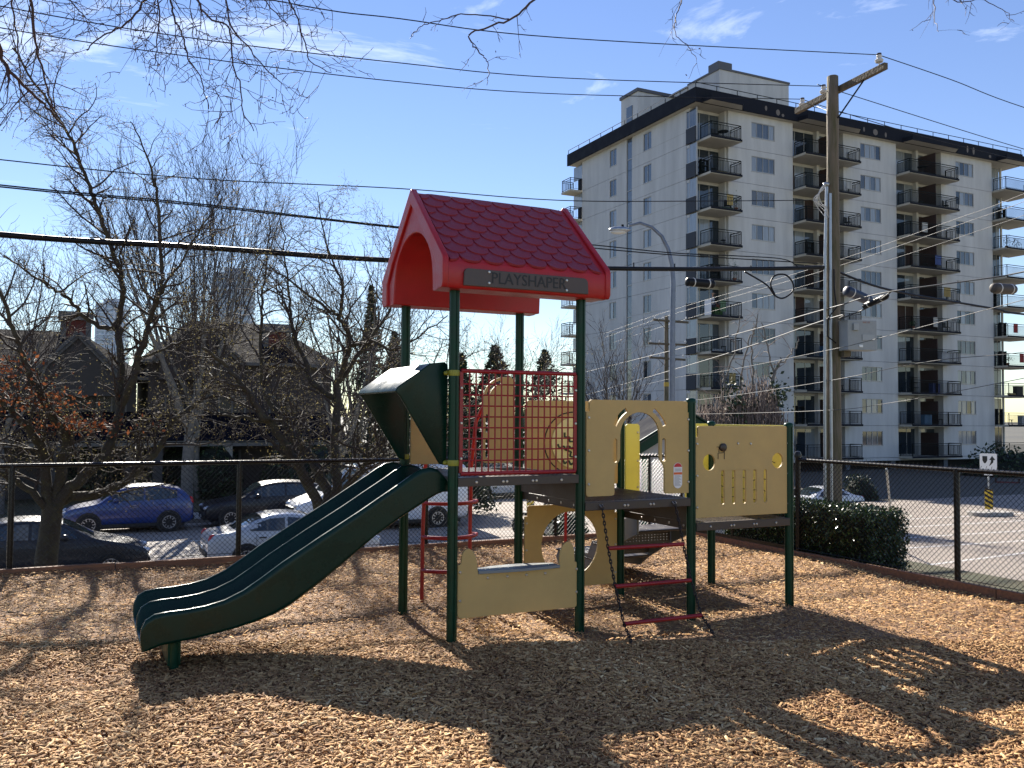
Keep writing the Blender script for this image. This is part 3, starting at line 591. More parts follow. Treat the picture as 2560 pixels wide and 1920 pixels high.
def section(k):
    r_, b_, f_ = rim[k], bot[k], flo[k]; o_ = []
    yn, ym, yf, rw = .085, .515, .945, .046
    def pt(src, y): o_.append((src[0], y, src[1]))
    lw = lambda a, b, t: (a[0]+(b[0]-a[0])*t, a[1]+(b[1]-a[1])*t)
    hi = r_; sh_ = lw(r_, f_, .12)
    pt(b_, yn+.02); pt(lw(b_, r_, .06), yn); pt(lw(b_, r_, .11), yn); pt(lw(b_, r_, .84), yn); pt(lw(b_, r_, .90), yn); pt(lw(b_, r_, .985), yn+.008); pt(hi, yn+rw*.28); pt(hi, yn+rw*.72); pt(sh_, yn+rw)
    pt(lw(f_, r_, .25), yn+rw+.012); pt(f_, yn+rw+.07); pt(f_, ym-rw*.5-.07); pt(lw(f_, r_, .25), ym-rw*.5-.012); pt(sh_, ym-rw*.5); pt(hi, ym-rw*.22); pt(hi, ym+rw*.22); pt(sh_, ym+rw*.5)
    pt(lw(f_, r_, .25), ym+rw*.5+.012); pt(f_, ym+rw*.5+.07); pt(f_, yf-rw-.07); pt(lw(f_, r_, .25), yf-rw-.012); pt(sh_, yf-rw); pt(hi, yf-rw*.72); pt(hi, yf-rw*.28); pt(lw(b_, r_, .985), yf-.008); pt(lw(b_, r_, .90), yf); pt(lw(b_, r_, .84), yf); pt(lw(b_, r_, .11), yf); pt(lw(b_, r_, .06), yf); pt(b_, yf-.02)
    return o_
for k in range(nsec): V += section(k)
nn = 30; mb = MB(); mb.v = V
for k in range(nsec-1):
    for i in range(nn): mb.f.append((k*nn+i, k*nn+(i+1)%nn, (k+1)*nn+(i+1)%nn, (k+1)*nn+i))
mb.f.append(tuple(range(nn))); mb.f.append(tuple((nsec-1)*nn+i for i in reversed(range(nn))))
sl = obj('slide', mb, M_SLIDE, P, smooth=True, fix=True, sub=0)
obj('slide_foot', MB().prism([(-1.84,.05),(-1.76,.05),(-1.76,.2),(-1.84,.2)], [], .25, .80, lambda u,w_,t:(u,t,w_-.05 if w_ < .1 else w_)), M_POST, sl, bevel=.006, fix=True)
for yy in (.26, .78): obj('slide_leg', MB().lathe((-1.80, yy, 0), [(.03,-.25),(.03,.19)], 10), M_POST, sl, smooth=50)
obj('entry_lip', MB().box(-.06, .05, .09, .94, 1.06, 1.10), M_DECK, sl, bevel=.006)
# hood over the slide mouth
prof = [(-.025,1.25),(-.022,1.955),(-.045,1.975),(-.15,1.962),(-.385,1.795),(-.405,1.765),(-.375,1.735),(-.075,1.258)]
def hood_pt(p, y):
    return (p[0], y, p[1])
mb = MB(); top_i = [1,2,3,4,5]; n_ = len(prof)
nearv = [hood_pt(p, .075) for p in prof]; farv = [hood_pt(p, .962) for p in prof]
mb.add(nearv, [tuple(range(n_))]); mb.add(farv, [tuple(reversed(range(n_)))])
for a_, b_ in ((1,2),(2,3),(3,4),(4,5)): mb.add([nearv[a_], nearv[b_], farv[b_], farv[a_]], [(0,1,2,3)])
hd = obj('slide_hood', mb, M_SLIDE, P, fix=True, smooth=35)
q = hd.modifiers.new('solid', 'SOLIDIFY'); q.thickness = .028; q.offset = 0
q = hd.modifiers.new('bevel', 'BEVEL'); q.width = .02; q.segments = 3; q.limit_method = 'ANGLE'; q.angle_limit = R(35)
for (x, y) in ((0, 0), (0, SP)):
    for z in (1.27, 1.905):
        s_ = 1 if y == 0 else -1
        obj('clamp', MB().sph((-.035, y+.045*s_, z), (.026,.018,.018)).lathe((x, y, z), [(.039,-.02),(.041,-.008),(.041,.008),(.039,.02)], 12), M_CLAMP, P, smooth=50)
# chain ladder ---------------------------------------------------------
lad = obj('ladder_rung', MB().tube([(1.19,-.155,.622),(1.885,-.150,.614)], .0155, 10), M_REDBAR, P, smooth=50)
obj('ladder_rung', MB().tube([(1.195,-.245,.355),(1.88,-.245,.350)], .0155, 10), M_REDBAR, lad, smooth=50)
obj('ladder_rung', MB().tube([(1.21,-.345,.102),(1.905,-.345,.100)], .0155, 10), M_REDBAR, lad, smooth=50)
link = MB().tube([(.0085*math.cos(a), 0, .020*math.sin(a)) for a in np.linspace(0, 2*math.pi, 9)[:-1]]+[(.0085,0,0)], .0048, 5, False); lm = mk(link); lm.materials.append(M_CHAIN)
def chain(pts):
    Pp = [Vector(p) for p in pts]; acc = 0; k = 0
    for a, b in zip(Pp, Pp[1:]):
        d = b-a; n = max(1, round(d.length/.029)); qd = d.normalized().to_track_quat('Z', 'Y')
        for i in range(n):
            o = inst('chain_link', lm, lad, a+d*((i+.5)/n)); o.rotation_euler = (qd @ Quaternion((0,0,1), math.pi/2*(k%2)+.5)).to_euler(); k += 1
chain([(1.20,-.05,.925),(1.19,-.155,.622),(1.195,-.245,.355),(1.205,-.345,.102),(1.16,-.50,.03),(1.121,-.59,-.02)])
chain([(1.875,-.05,.925),(1.885,-.15,.614),(1.885,-.245,.350),(1.905,-.345,.100),(1.89,-.46,.035),(1.868,-.56,-.02)])
for x in (1.20, 1.875): obj('shackle', MB().tube([(x-.012,-.036,.935),(x-.01,-.055,.92),(x+.01,-.055,.92),(x+.012,-.036,.935)], .005, 6), M_STEEL, lad)

# ================================================================== APARTMENT BLOCK (local x = right facade, y = left facade going back)
APT = thing('apartment_block', 'tall cream apartment block with stacked balconies and navy roof band', 'apartment block', BC, BY)
FH = 2.65; Z0 = 22.25; NF = 10; ZG = -4.7
def pz(j): return Z0-FH*j                         # joint below storey j
rA = random.Random(3)
# wall panels per storey, with real window openings
def wall_r(b0, b1, wb0, wb1):
    for j in range(NF):
        z0, z1 = pz(j)+.012, (pz(j)+FH-.012 if j else 24.96)
        hole = [(wb0, pz(j)+1.02), (wb1, pz(j)+1.02), (wb1, pz(j)+2.2), (wb0, pz(j)+2.2)]
        obj('wall_panel', MB().prism([(b0,z0),(b1,z0),(b1,z1),(b0,z1)], [hole], 0, .22, XZ), M_CREAM, APT)
        window(wb0, wb1, pz(j)+1.02, pz(j)+2.2, 'r', j)
win_cache = {}
def window(u0, u1, z0, z1, side, j, npan=None):
    w_ = u1-u0; h_ = z1-z0; n = npan or (4 if w_ > 1.6 else 2); key = (round(w_,2), round(h_,2), n)
    if key not in win_cache:
        mb = MB(); t = .045; d0, d1 = .035, .10
        mb.box(0, w_, d0, d1, 0, t); mb.box(0, w_, d0, d1, h_-t, h_); mb.box(0, t, d0, d1, t, h_-t); mb.box(w_-t, w_, d0, d1, t, h_-t)
        xs = [w_*k/n for k in range(1, n)] if n != 4 else [w_*.24, w_*.5, w_*.76]
        for x in xs: mb.box(x-.022, x+.022, d0+.004, d1-.004, t, h_-t)
        mb.box(-.02, w_+.02, -.03, d0-.003, -.05, 0.0)
        fr = mk(mb); fr.materials.append(M_ALU); ed = [0]+xs+[w_]
        panes = []
        for a, b in zip(ed, ed[1:]):
            q = mk(MB().box(a+.02, b-.02, .075, .085, t-.01, h_-t+.01)); q.materials.append(M_GLASS); panes.append(q)
        win_cache[key] = (fr, panes, {})
    fr, panes, var = win_cache[key]
    o = inst('window', fr, APT, (u0, 0, z0) if side == 'r' else (0, u1, z0), 0 if side == 'r' else -math.pi/2)
    for k, q in enumerate(panes):
        m = rA.choice([M_GLASS, M_GLASS2, M_GLASS2, M_GLASS3, M_GLASS3]); kk = (k, m.name)
        if kk not in var: c = q.copy(); c.materials.clear(); c.materials.append(m); var[kk] = c
        inst('pane', var[kk], o)
wall_r(2.95, 9.38, 5.2, 7.52); wall_r(15.03, 20.88, 16.73, 19.06); wall_r(26.63, 33.1, 28.3, 30.62)
YZm = lambda u, w_, t: (t, u, w_)
for j in range(NF):
    z0, z1 = pz(j)+.012, (pz(j)+FH-.012 if j else 24.96)
    holes = [[(a0, pz(j)+1.02),(a1, pz(j)+1.02),(a1, pz(j)+2.45),(a0, pz(j)+2.45)] for a0, a1 in ((5.88,7.0),(11.05,12.13))]
    obj('wall_panel', MB().prism([(1.34,z0),(8.66,z0),(8.66,z1),(1.34,z1)], [holes[0]], 0, .22, YZm), M_CREAM, APT, fix=True)
    obj('wall_panel', MB().prism([(9.5,z0),(16.82,z0),(16.82,z1),(9.5,z1)], [holes[1]], 0, .22, YZm), M_CREAM, APT, fix=True)
    for a0, a1 in ((5.88,7.0),(11.05,12.13)): window(a0, a1, pz(j)+1.02, pz(j)+2.45, 'l', j, 2)
    st = obj('stair_window', MB().box(.08, .10, 8.68, 9.48, pz(j)+.02, pz(j)+FH-.02), M_GLASS3, APT)
    for q in ((8.66,8.72,pz(j),pz(j)+FH), (9.44,9.5,pz(j),pz(j)+FH), (8.74,9.42,pz(j)+.9,pz(j)+.96)): obj('mullion', MB().box(.03, .12, *q), M_ALU, st)
    # thin ledge line half-way up the left facade, darker than the wall
    obj('ledge_line', MB().box(-.006, .0, 1.36, 8.64, pz(j)+1.0-.015, pz(j)+1.0), mat('darker_joint_line', (.30,.28,.24), .9), APT)
# core so that nothing shows through behind the glass
obj('core', MB().box(.9, 33.0, 1.35, 16.7, ZG, 24.9), M_DARKIN, APT)
for q in ((3.0, 9.3), (15.1, 20.8), (26.7, 33.0)): obj('core_front', MB().box(*q, .35, 1.3, -1.5, 24.8), M_DARKIN, APT)
obj('end_sun_blocker', MB().box(33.25, 37.6, 5.0, 16.7, ZG, 24.9), M_CREAM, APT)  # unseen block added to keep the sun off the end balconies
obj('core_side', MB().box(.35, .85, 1.5, 16.6, -1.5, 24.8), M_DARKIN, APT)
# roof slab, fascia, soffits over the bays
obj('roof_slab', MB().box(-.45, 36.7, -.45, 18.7, 25.6, 25.95), M_ROOFG, APT)
fa = obj('roof_fascia', MB().box(-.52, 36.75, -.52, -.40, 24.97, 26.05), M_NAVY, APT)
obj('fascia_side', MB().box(-.52, -.40, -.395, 18.75, 24.97, 26.05), M_NAVY, fa)
obj('soffit', MB().box(-.39, 36.6, -.39, 18.6, 24.965, 25.02), M_SOFF, fa)
for (b0, b1) in ((.1, 3.25), (9.45, 15.4), (21.1, 27.0), (33.1, 37.9)):
    obj('canopy', MB().prism([(b0,-.53),(b0+.15,-1.35),(b1-.05,-1.35),(b1+.75,-.53)], [], 24.98, 25.32, XY), M_NAVY, APT, fix=True)
    obj('canopy_soffit', MB().add([(b0+.02,-.40,24.976),(b0+.17,-1.34,24.976),(b1-.07,-1.34,24.976),(b1+.70,-.40,24.976)], [(3,2,1,0)]), M_SOFF, APT)
    obj('canopy_edge', MB().box(b0+.15, b1-.05, -1.40, -1.352, 24.97, 25.5), M_NAVY, APT)
for (x, z, sx, sz) in ((6.2,25.5,.12,.2),(7.4,25.35,.2,.25),(7.9,25.2,.14,.12),(16.6,25.4,.1,.2),(17.9,25.35,.28,.26),(19.1,25.3,.12,.22),(29.2,25.5,.12,.32),(30.0,25.45,.14,.34),(32.2,25.25,.16,.14),(10.6,25.2,.2,.1)):
    obj('paint_patch', MB().prism(circ(x, z, sx, 9, sz), [], -.524, -.521, XZ), M_PEEL, fa, fix=True)
# parapet rail
for nm, p0, p1 in (('roof_rail', (-.45,-.45), (36.6,-.45)), ('roof_rail', (-.45,-.45), (-.45,18.6))):
    Lr = math.hypot(p1[0]-p0[0], p1[1]-p0[1]); n = int(Lr/1.9); mb = MB()
    mb.tube([(p0[0],p0[1],26.42),(p1[0],p1[1],26.42)], .03, 5)
    o = obj(nm, mb, M_ALU if p1[0] < 0 else M_RAIL, APT)
    for k in range(n+1): x, y = p0[0]+(p1[0]-p0[0])*k/n, p0[1]+(p1[1]-p0[1])*k/n; obj('rail_post', MB().box(x-.02, x+.02, y-.02, y+.02, 26.0, 26.42), M_RAIL, o)
# penthouses
ph = obj('penthouse', MB().box(2.5, 6.5, 11.54, 14.2, 25.95, 30.2), M_CREAM, APT)
obj('coping', MB().box(2.38, 6.62, 11.42, 14.32, 30.2, 30.48), M_ROOFG, ph)
obj('pane', MB().box(2.44, 2.496, 12.35, 13.25, 26.2, 29.2), M_GLASS3, ph); obj('louvre', MB().box(5.0, 6.1, 11.48, 11.536, 26.1, 27.0), M_DARKIN, ph)
ph2 = obj('penthouse', MB().box(6.2, 13.7, 5.0, 9.2, 25.95, 30.5), M_CREAM, APT); obj('coping', MB().box(6.12, 13.78, 4.92, 9.28, 30.5, 30.66), M_ROOFG, ph2)
obj('chimney', MB().box(6.3, 7.75, 5.3, 6.6, 30.66, 31.35), M_ROOFG, ph2)
ph3 = obj('penthouse', MB().box(6.3, 9.2, 9.6, 12.6, 25.95, 30.45), M_CREAM, APT); obj('coping', MB().box(6.22, 9.28, 9.52, 12.68, 30.45, 30.6), M_ROOFG, ph3)
obj('roof_hut', MB().box(14.5, 19.5, 2.0, 4.5, 25.95, 26.9), M_NAVY, APT)
# balconies
def rail_mesh(pts, h=1.06):
    mb = MB()
    for (x0, y0), (x1, y1) in zip(pts, pts[1:]):
        for z, r in ((h, .05), (h-.16, .03), (.10, .03)): mb.bar((x0,y0,z), (x1,y1,z), r, r)
        Ld = math.hypot(x1-x0, y1-y0); n = max(2, int(Ld/.145))
        for k in range(n+1):
            x, y = x0+(x1-x0)*k/n, y0+(y1-y0)*k/n; th = .05 if k in (0, n) else .022; top = h if k in (0, n) else h-.16
            mb.box(x-th/2, x+th/2, y-th/2, y+th/2, 0 if k in (0, n) else .1, top)
    me = mk(mb); me.materials.append(M_RAIL); return me
RL = {}
def balcony(key, b0, b1, a0, a1, j, dbl=False):
    zt = pz(j)+.10
    o = obj('balcony', MB().box(b0, b1, a0, a1, zt-.17, zt), M_SOFF, APT)
    obj('slab_edge', MB().box(b0-.03, b1+.03, a0-.035, a0-.003, zt-.13, zt+.03).box(b1+.003, b1+.035, a0, -.03, zt-.13, zt+.03), M_NAVY, o)
    if key not in RL: RL[key] = rail_mesh([(b0+.05, -.05 if key != 'c' else -.02), (b0+.05, a0+.05), (b1-.05, a0+.05), (b1-.05, -.05)])
    inst('railing', RL[key], o, (0,0,zt))
    if dbl:
        bm_ = (b0+b1)/2+.25; obj('divider', MB().box(bm_-.03, bm_+.03, a0+.12, .95, zt+.02, zt+1.98), M_BROWN, o)
    return o
def bay(b0, b1, j, pier=None):
    z0, z1 = pz(j)+.10, pz(j)+FH-.075 if j else 24.96
    o = obj('bay_wall', MB().box(b1-.16, b1+.05, .225, .98, z0, z1) if pier is None else MB().box(b1-.22, b1, .0, .98, z0, z1), M_CREAM, APT)
    if pier: obj('pier', MB().box(pier-.14, pier+.14, .55, .98, z0, z1), M_CREAM, o); obj('jamb', MB().box(b0, b0+.02, .23, .98, z0, z1), M_CREAM, o)
    obj('header', MB().box(b0, b1, .90, 1.34, z1-.22, z1), M_CREAM, o)
    spans = [(b0+.02, b1-.2)] if pier is None else [(b0+.03, pier-.16), (pier+.16, b1-.24)]
    for (s0, s1) in spans:
        n = 3 if s1-s0 > 2.2 else 2; w_ = (s1-s0)/n
        for k in range(n):
            x = s0+w_*k; m = rA.choice([M_GLASS, M_GLASS2, M_GLASS3, M_GLASS2, M_GLASS, M_BROWN if pier else M_GLASS3]); up = .02
            d = obj('balcony_door', MB().box(x, x+.05, .93, .99, z0+up, z1-.22).box(x+.053, x+w_-.002, .93, .99, z0+up, z0+up+.1), M_ALU, o)
            obj('pane', MB().box(x+.04, x+w_, .95, .97, z0+up+.09, z1-.22), m, d)
    return o
for j in range(NF):
    bay(.0, 2.95, j); balcony('c', .28, 3.15, -1.3, 1.33, j)
    # corner glass and navy spandrel on the left facade
    z0 = pz(j)+.10
    cw = obj('corner_window', MB().box(.03, .05, .16, 1.30, z0+1.12, z0+FH-.2), rA.choice([M_GLASS2, M_GLASS3, M_GLASS2]), APT)
    for q in ((-.0,.09,1.24,1.33,z0+1.1,z0+FH-.18), (-.0,.09,.02,.12,z0+.0,z0+FH-.18), (-.0,.08,.13,1.23,z0+1.06,z0+1.12)): obj('frame_bar', MB().box(*q), M_ALU, cw)
    obj('spandrel', MB().box(-.06, .02, .13, 1.26, pz(j)+.0, z0+1.05), mat('spandrel_blue_grey', (.022,.027,.038), .7), cw)
    bay(9.38, 15.03, j, 12.6); balcony('d', 9.5, 15.35, -1.3, 1.33, j, True)
    bay(20.88, 26.63, j, 24.1); balcony('e', 21.0, 27.0, -1.3, 1.33, j, True)
    # open end corner
    balcony('f', 33.2, 37.6, -1.3, 1.6, j)
    z1 = pz(j)+FH-.075 if j else 24.96
    eb = obj('bay_wall', MB().box(33.05, 33.2, .23, 4.9, z0, z1), M_CREAM, APT); obj('end_column', MB().box(35.6, 35.75, .9, 1.05, z0, z1), M_CREAM, eb)
    for q in (33.2, 34.1, 35.0): obj('door_stile', MB().box(q, q+.04, 1.0, 1.05, z0, z1), M_ALU, eb)
    for q0, q1 in ((33.24, 34.1), (34.14, 35.0), (35.04, 35.5)): obj('pane', MB().box(q0, q1, 1.02, 1.03, z0, z1-.05), rA.choice([M_GLASS, M_GLASS2, M_GLASS3]), eb)
    # balconies seen past the left end
    lb = obj('balcony', MB().box(-1.2, .9, 16.95, 18.6, pz(j)-.07, pz(j)+.10), M_SOFF, APT)
    key = 'l'
    if key not in RL: RL[key] = rail_mesh([(0, 16.95), (-1.15, 16.95), (-1.15, 18.5), (0, 18.5)])
    inst('railing', RL[key], lb, (0,0,pz(j)+.1)); obj('spandrel', MB().box(-.05, .03, 16.9, 17.5, pz(j)+.1, pz(j)+1.2), M_NAVY, lb)
    obj('pane', MB().box(.02, .04, 16.9, 18.4, pz(j)+1.2, pz(j)+2.5), M_GLASS2, lb)
obj('end_core', MB().box(.5, 1.2, 16.85, 18.4, ZG, 24.9), M_CREAM, APT)
# ground storey, deep in shade
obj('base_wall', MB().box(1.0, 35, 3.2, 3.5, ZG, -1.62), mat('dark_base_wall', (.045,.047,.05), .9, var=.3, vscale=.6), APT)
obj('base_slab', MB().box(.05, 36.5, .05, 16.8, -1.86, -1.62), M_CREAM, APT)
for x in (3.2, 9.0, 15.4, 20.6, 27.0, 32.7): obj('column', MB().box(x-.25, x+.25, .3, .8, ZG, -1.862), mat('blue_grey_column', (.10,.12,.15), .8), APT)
obj('base_side', MB().box(.3, .6, 1.4, 16.8, ZG, -1.62), M_CREAM, APT)

# balcony things -------------------------------------------------------
def B(b, a, z): return BC + Vector((math.cos(BY)*b-math.sin(BY)*a, math.sin(BY)*b+math.cos(BY)*a, z))
M_PLAST = mat('white_cloth', (.72,.72,.72), .9, var=.05); M_LEAF = mat('balcony_leaf', (.05,.10,.03), .7, var=.4, vscale=20)
def chair(b, a, j, m, label, rot=0):
    t = thing('balcony_chair', label, 'chair', B(b, a, pz(j)+.10), BY+rot, 'balcony chairs')
    obj('seat', MB().box(-.23,.23,-.23,.23,.40,.44), m, t, bevel=.01); obj('backrest', MB().box(-.23,.23,.20,.24,.45,.88), m, t, bevel=.01)
    for sx in (-.2,.2):
        for sy in (-.2,.2): obj('leg', MB().box(sx-.02,sx+.02,sy-.02,sy+.02,0,.40), m, t)
def table(b, a, j, m, label):
    t = thing('balcony_table', label, 'table', B(b, a, pz(j)+.10), BY, 'balcony tables')
    obj('table_top', MB().lathe((0,0,.68),[(.42,0),(.42,.03)],20), m, t); obj('stem', MB().lathe((0,0,0),[(.2,0),(.2,.02),(.03,.05),(.03,.68)],12), m, t)
def plant(b, a, j, label, h=.8, seed=1, bare=False):
    t = thing('potted_plant', label, 'plant', B(b, a, pz(j)+.10), BY, 'balcony plants'); rr = np.random.default_rng(seed)
    obj('pot', MB().lathe((0,0,0),[(.10,0),(.15,.26),(.13,.26)],12), mat('terracotta', (.25,.09,.05), .8), t)
    n = 130; c = rr.normal(0, [.16,.16,h*.22], (n,3))+[0,0,.3+h*.5]; obj('leaves', leaf_mesh(c, .05, .09, rr, M_LEAF), M_LEAF, t, kind='stuff')
def leaf_mesh(c, w0, l0, rr, m, attr=False, flat=0.0):
    n = len(c); d = rr.normal(0,1,(n,3)); d[:,2] *= (1-flat); d /= np.linalg.norm(d,axis=1)[:,None]+1e-9; u = rr.normal(0,1,(n,3)); s_ = np.cross(d,u); s_ /= np.linalg.norm(s_,axis=1)[:,None]+1e-9
    l = l0*(.6+.8*rr.random(n))[:,None]; w_ = w0*(.6+.8*rr.random(n))[:,None]*.5
    V = np.stack([c-d*l*.5, c+s_*w_, c+d*l*.5, c-s_*w_], 1).reshape(-1,3); F = (np.array([[0,1,2,3]])[None]+(np.arange(n)*4)[:,None,None]).reshape(-1,4)
    return mesh_np('leaves', V, F, m, ('tone', np.repeat(rr.random(n),4)))
M_BLK = mat('black_patio_furniture', (.012,.013,.014), .6)
chair(1.3,-.5,0,M_BLK,'dark chair on the top corner balcony'); table(2.0,-.55,0,M_BLK,'round dark table on the top corner balcony')
chair(1.1,-.6,1,M_BLK,'dark chair on the second corner balcony from the top',.8); chair(2.3,-.7,2,M_BLK,'dark chair on the third corner balcony from the top',-.5)
plant(2.9,-.9,2,'leggy plant at the end of the third corner balcony from the top',1.1,5); plant(2.75,-.9,4,'round bare potted shrub above the black cable coil',1.3,6)
table(23.1,-.8,0,M_BLK,'low dark table on the upper right hand double balcony'); chair(26.2,-.6,1,M_BLK,'dark chair at the right end of the second double balcony',.4)
chair(14.6,-.6,2,M_BLK,'black chair right of the utility pole on the third balcony',.2); plant(34.2,-.6,2,'bushy green plant on the third balcony at the right edge',.9,8)
plant(21.8,-.8,5,'low green plant on the double balcony at mid height',.5,9); chair(26.0,-.7,5,M_BLK,'dark chair on the double balcony at mid height',.1)
plant(34.0,-.7,6,'dark plant on the right edge balcony below the cable box',.6,11)
# white cloth over the rail, brown box, green crate on the balcony with the person
j = 5
cl = obj('hanging_cloth', MB().box(.30,.33,-1.30,-.55,.02,1.16), M_PLAST, loc=B(0,0,pz(j)+.10)+B(-.045,0,0)-B(0,0,0), rot=BY, bevel=.01, label='white cloth hung over the rail of the balcony with the person', cat='cloth')
obj('storage_crate', MB().box(.0,.75,0,.45,0,.55).box(-.02,.77,-.02,.47,.551,.60), mat('dark_green_crate', (.03,.09,.02), .7), loc=B(.75,-1.05,pz(j)+.10), rot=BY, label='green storage box behind the rail below the person', cat='box', bevel=.01)
obj('planter_box', MB().box(0,.62,0,.2,.0,.20).box(.02,.60,.02,.18,.201,.24), mat('terracotta', (.25,.09,.05), .8), loc=B(1.1,-.98,pz(j)+.105+.6), rot=BY, label='orange brown planter box on top of the green storage box', cat='planter', bevel=.01)
for (b, a, jj, col, lab) in ((12.0,-.7,6,(.03,.10,.2),'blue storage bin on the balcony left of the meter cabinet'),(25.5,-.8,6,(.55,.56,.57),'pale board behind the rail of the lower double balcony'),(24.3,-.8,7,(.02,.03,.10),'dark blue bin on the lower double balcony'),(23.4,-.7,8,(.07,.14,.22),'blue bag on the lowest visible double balcony'),(35.2,-.8,7,(.06,.055,.045),'brown wicker sofa on the right edge balcony'),(12.4,-.9,4,(.5,.12,.12),'red and white laundry on the balcony left of the pole'),(35.6,-.95,8,(.45,.46,.47),'pale screen behind the rail of the lowest right balcony')):
    obj('balcony_bin', MB().box(-.45,.45,-.2,.2,0,.78).box(-.47,.47,-.22,.22,.782,.84), mat('bin_%d'%int(b*10+jj), col, .7), loc=B(b,a,pz(jj)+.105), rot=BY, bevel=.02, label=lab, cat='balcony item')
# everyday clutter, one thing at a time, named by balcony column and storey
_ord = ['top','second','third','fourth','fifth','sixth','seventh','eighth','ninth','tenth']
_cols = {'corner balcony': (.7, 2.9), 'middle double balcony': (9.9, 15.0), 'right double balcony': (21.4, 26.6), 'right edge balcony': (33.6, 36.0)}
_rc = random.Random(17); M_TOWEL = [mat('towel_%d'%i, c, .95) for i, c in enumerate([(.35,.05,.05),(.08,.12,.3),(.5,.5,.48),(.12,.2,.12),(.4,.3,.12)])]
for cn, (u0, u1) in _cols.items():
    for jj in range(1, 9):
        kinds = _rc.sample(['towel','shelf','stool','rug'], 2)
        for kd in kinds:
            if _rc.random() < .35: continue
            u = u0+(u1-u0-.7)*_rc.random(); zz = pz(jj)+.105; where = 'the %s, %s storey from the top' % (cn, _ord[jj])
            if kd == 'towel': obj('hung_towel', MB().box(0,.5+.3*_rc.random(),-.02,.02,.30,1.12), _rc.choice(M_TOWEL), loc=B(u,-1.22,zz), rot=BY, bevel=.008, label='towel hung on the rail of '+where, cat='towel', group='balcony clutter')
            elif kd == 'shelf':
                t = thing('storage_shelf', 'dark storage shelf on '+where, 'shelf', B(u,.55,zz), BY, 'balcony clutter')
                for k in range(4): obj('shelf_board', MB().box(0,.7,0,.3,.1+.42*k,.13+.42*k), M_BLK, t)
                for x in (0,.67): obj('upright', MB().box(x,x+.03,0,.3,0,1.45), M_BLK, t)
            elif kd == 'stool':
                t = thing('garden_stool', 'small stool on '+where, 'stool', B(u,-.5,zz), BY, 'balcony clutter'); obj('seat', MB().lathe((0,0,.42),[(.2,0),(.2,.05)],12), M_BLK, t)
                for k in range(3): obj('leg', MB().bar((.15*math.cos(2.1*k),.15*math.sin(2.1*k),.42),(.2*math.cos(2.1*k),.2*math.sin(2.1*k),0),.03,.03), M_BLK, t)
            else: obj('rolled_mat', MB().tube([(0,0,.1),(.9,0,.1)], .1, 10).tube([(.12,0,.1),(.16,0,.1)], .104, 10), _rc.choice(M_TOWEL), loc=B(u,-.9,zz), rot=BY, smooth=50, label='rolled mat on the floor of '+where, cat='mat', group='balcony clutter')
# bicycle on a low corner balcony
def bicycle(b, a, j, label):
    t = thing('bicycle', label, 'bicycle', B(b, a, pz(j)+.10), BY, 'bicycles on balconies')
    for x in (-.5,.5): obj('wheel', MB().tube([(x+.33*math.cos(q),0,.34+.33*math.sin(q)) for q in np.linspace(0,2*math.pi,21)], .018, 5, False), M_TYRE, t)
    mb = MB()
    for p, q in (((-.5,.34),(-.15,.85)),((-.15,.85),(.35,.8)),((.35,.8),(.5,.34)),((-.02,.36),(.35,.75)),((-.02,.36),(-.15,.85)),((-.02,.36),(-.5,.34))): mb.bar((p[0],0,p[1]),(q[0],0,q[1]),.03,.03)
    obj('frame', mb, M_BLK, t); obj('saddle', MB().box(-.28,-.03,-.05,.05,.90,.95), M_BLK, t, bevel=.02); obj('handlebar', MB().tube([(.3,-.25,.98),(.35,0,.95),(.3,.25,.98)], .015, 5), M_BLK, t)
bicycle(1.6,-.9,7,'dark bicycle on the corner balcony behind the vine covered tree'); bicycle(35.0,-.9,2,'bicycle leaning on the third balcony at the right edge')

# person on the sixth corner balcony: one skinned body
def person():
    V = [(0,0,.95),(0,.0,1.15),(0,.01,1.38),(0,.02,1.50),(0,.03,1.58),(.0,.02,1.68),(.0,.0,1.74),
         (-.17,.02,1.42),(-.24,-.02,1.18),(-.20,-.18,1.0),(-.17,-.26,.98),(.17,.02,1.42),(.23,-.03,1.18),(.17,-.2,1.02),(.14,-.28,1.0),
         (-.09,0,.88),(-.10,-.01,.48),(-.10,.02,.08),(-.10,-.14,.04),(.09,0,.88),(.10,-.02,.48),(.10,.0,.08),(.10,-.16,.04)]
    Ed = [(0,1),(1,2),(2,3),(3,4),(4,5),(5,6),(2,7),(7,8),(8,9),(9,10),(2,11),(11,12),(12,13),(13,14),(0,15),(15,16),(16,17),(17,18),(0,19),(19,20),(20,21),(21,22)]
    rad = [.15,.15,.165,.075,.06,.085,.075,.075,.055,.045,.035,.075,.055,.045,.035,.10,.075,.05,.04,.10,.075,.05,.04]
    me = bpy.data.meshes.new('body'); me.from_pydata(V, Ed, []); o = bpy.data.objects.new('body_src', me); COL.objects.link(o)
    sk = o.modifiers.new('skin', 'SKIN'); 
    for i, r_ in enumerate(rad): me.skin_vertices[0].data[i].radius = (r_, r_*.8)
    me.skin_vertices[0].data[0].use_root = True; o.modifiers.new('s', 'SUBSURF').levels = 2
    dg = bpy.context.evaluated_depsgraph_get(); dg.update(); m2 = bpy.data.meshes.new_from_object(o.evaluated_get(dg)); bpy.data.objects.remove(o); return m2
bm_ = person(); bm_.materials.clear()
for m in (mat('grey_white_shirt', (.50,.50,.54), .9), mat('skin', (.42,.24,.17), .6), mat('dark_trousers', (.04,.04,.05), .9)): bm_.materials.append(m)
for p in bm_.polygons: z = p.center.z; p.material_index = 1 if z > 1.5 or (p.center.y < -.14 and .93 < z < 1.1) else (2 if z < .93 else 0)
pe = obj('person', bm_, None, smooth=True, label='person in a pale shirt and tan cap standing on a balcony', cat='person', loc=B(1.35,-.15,pz(5)+.10), rot=BY-.5+math.pi*.35)
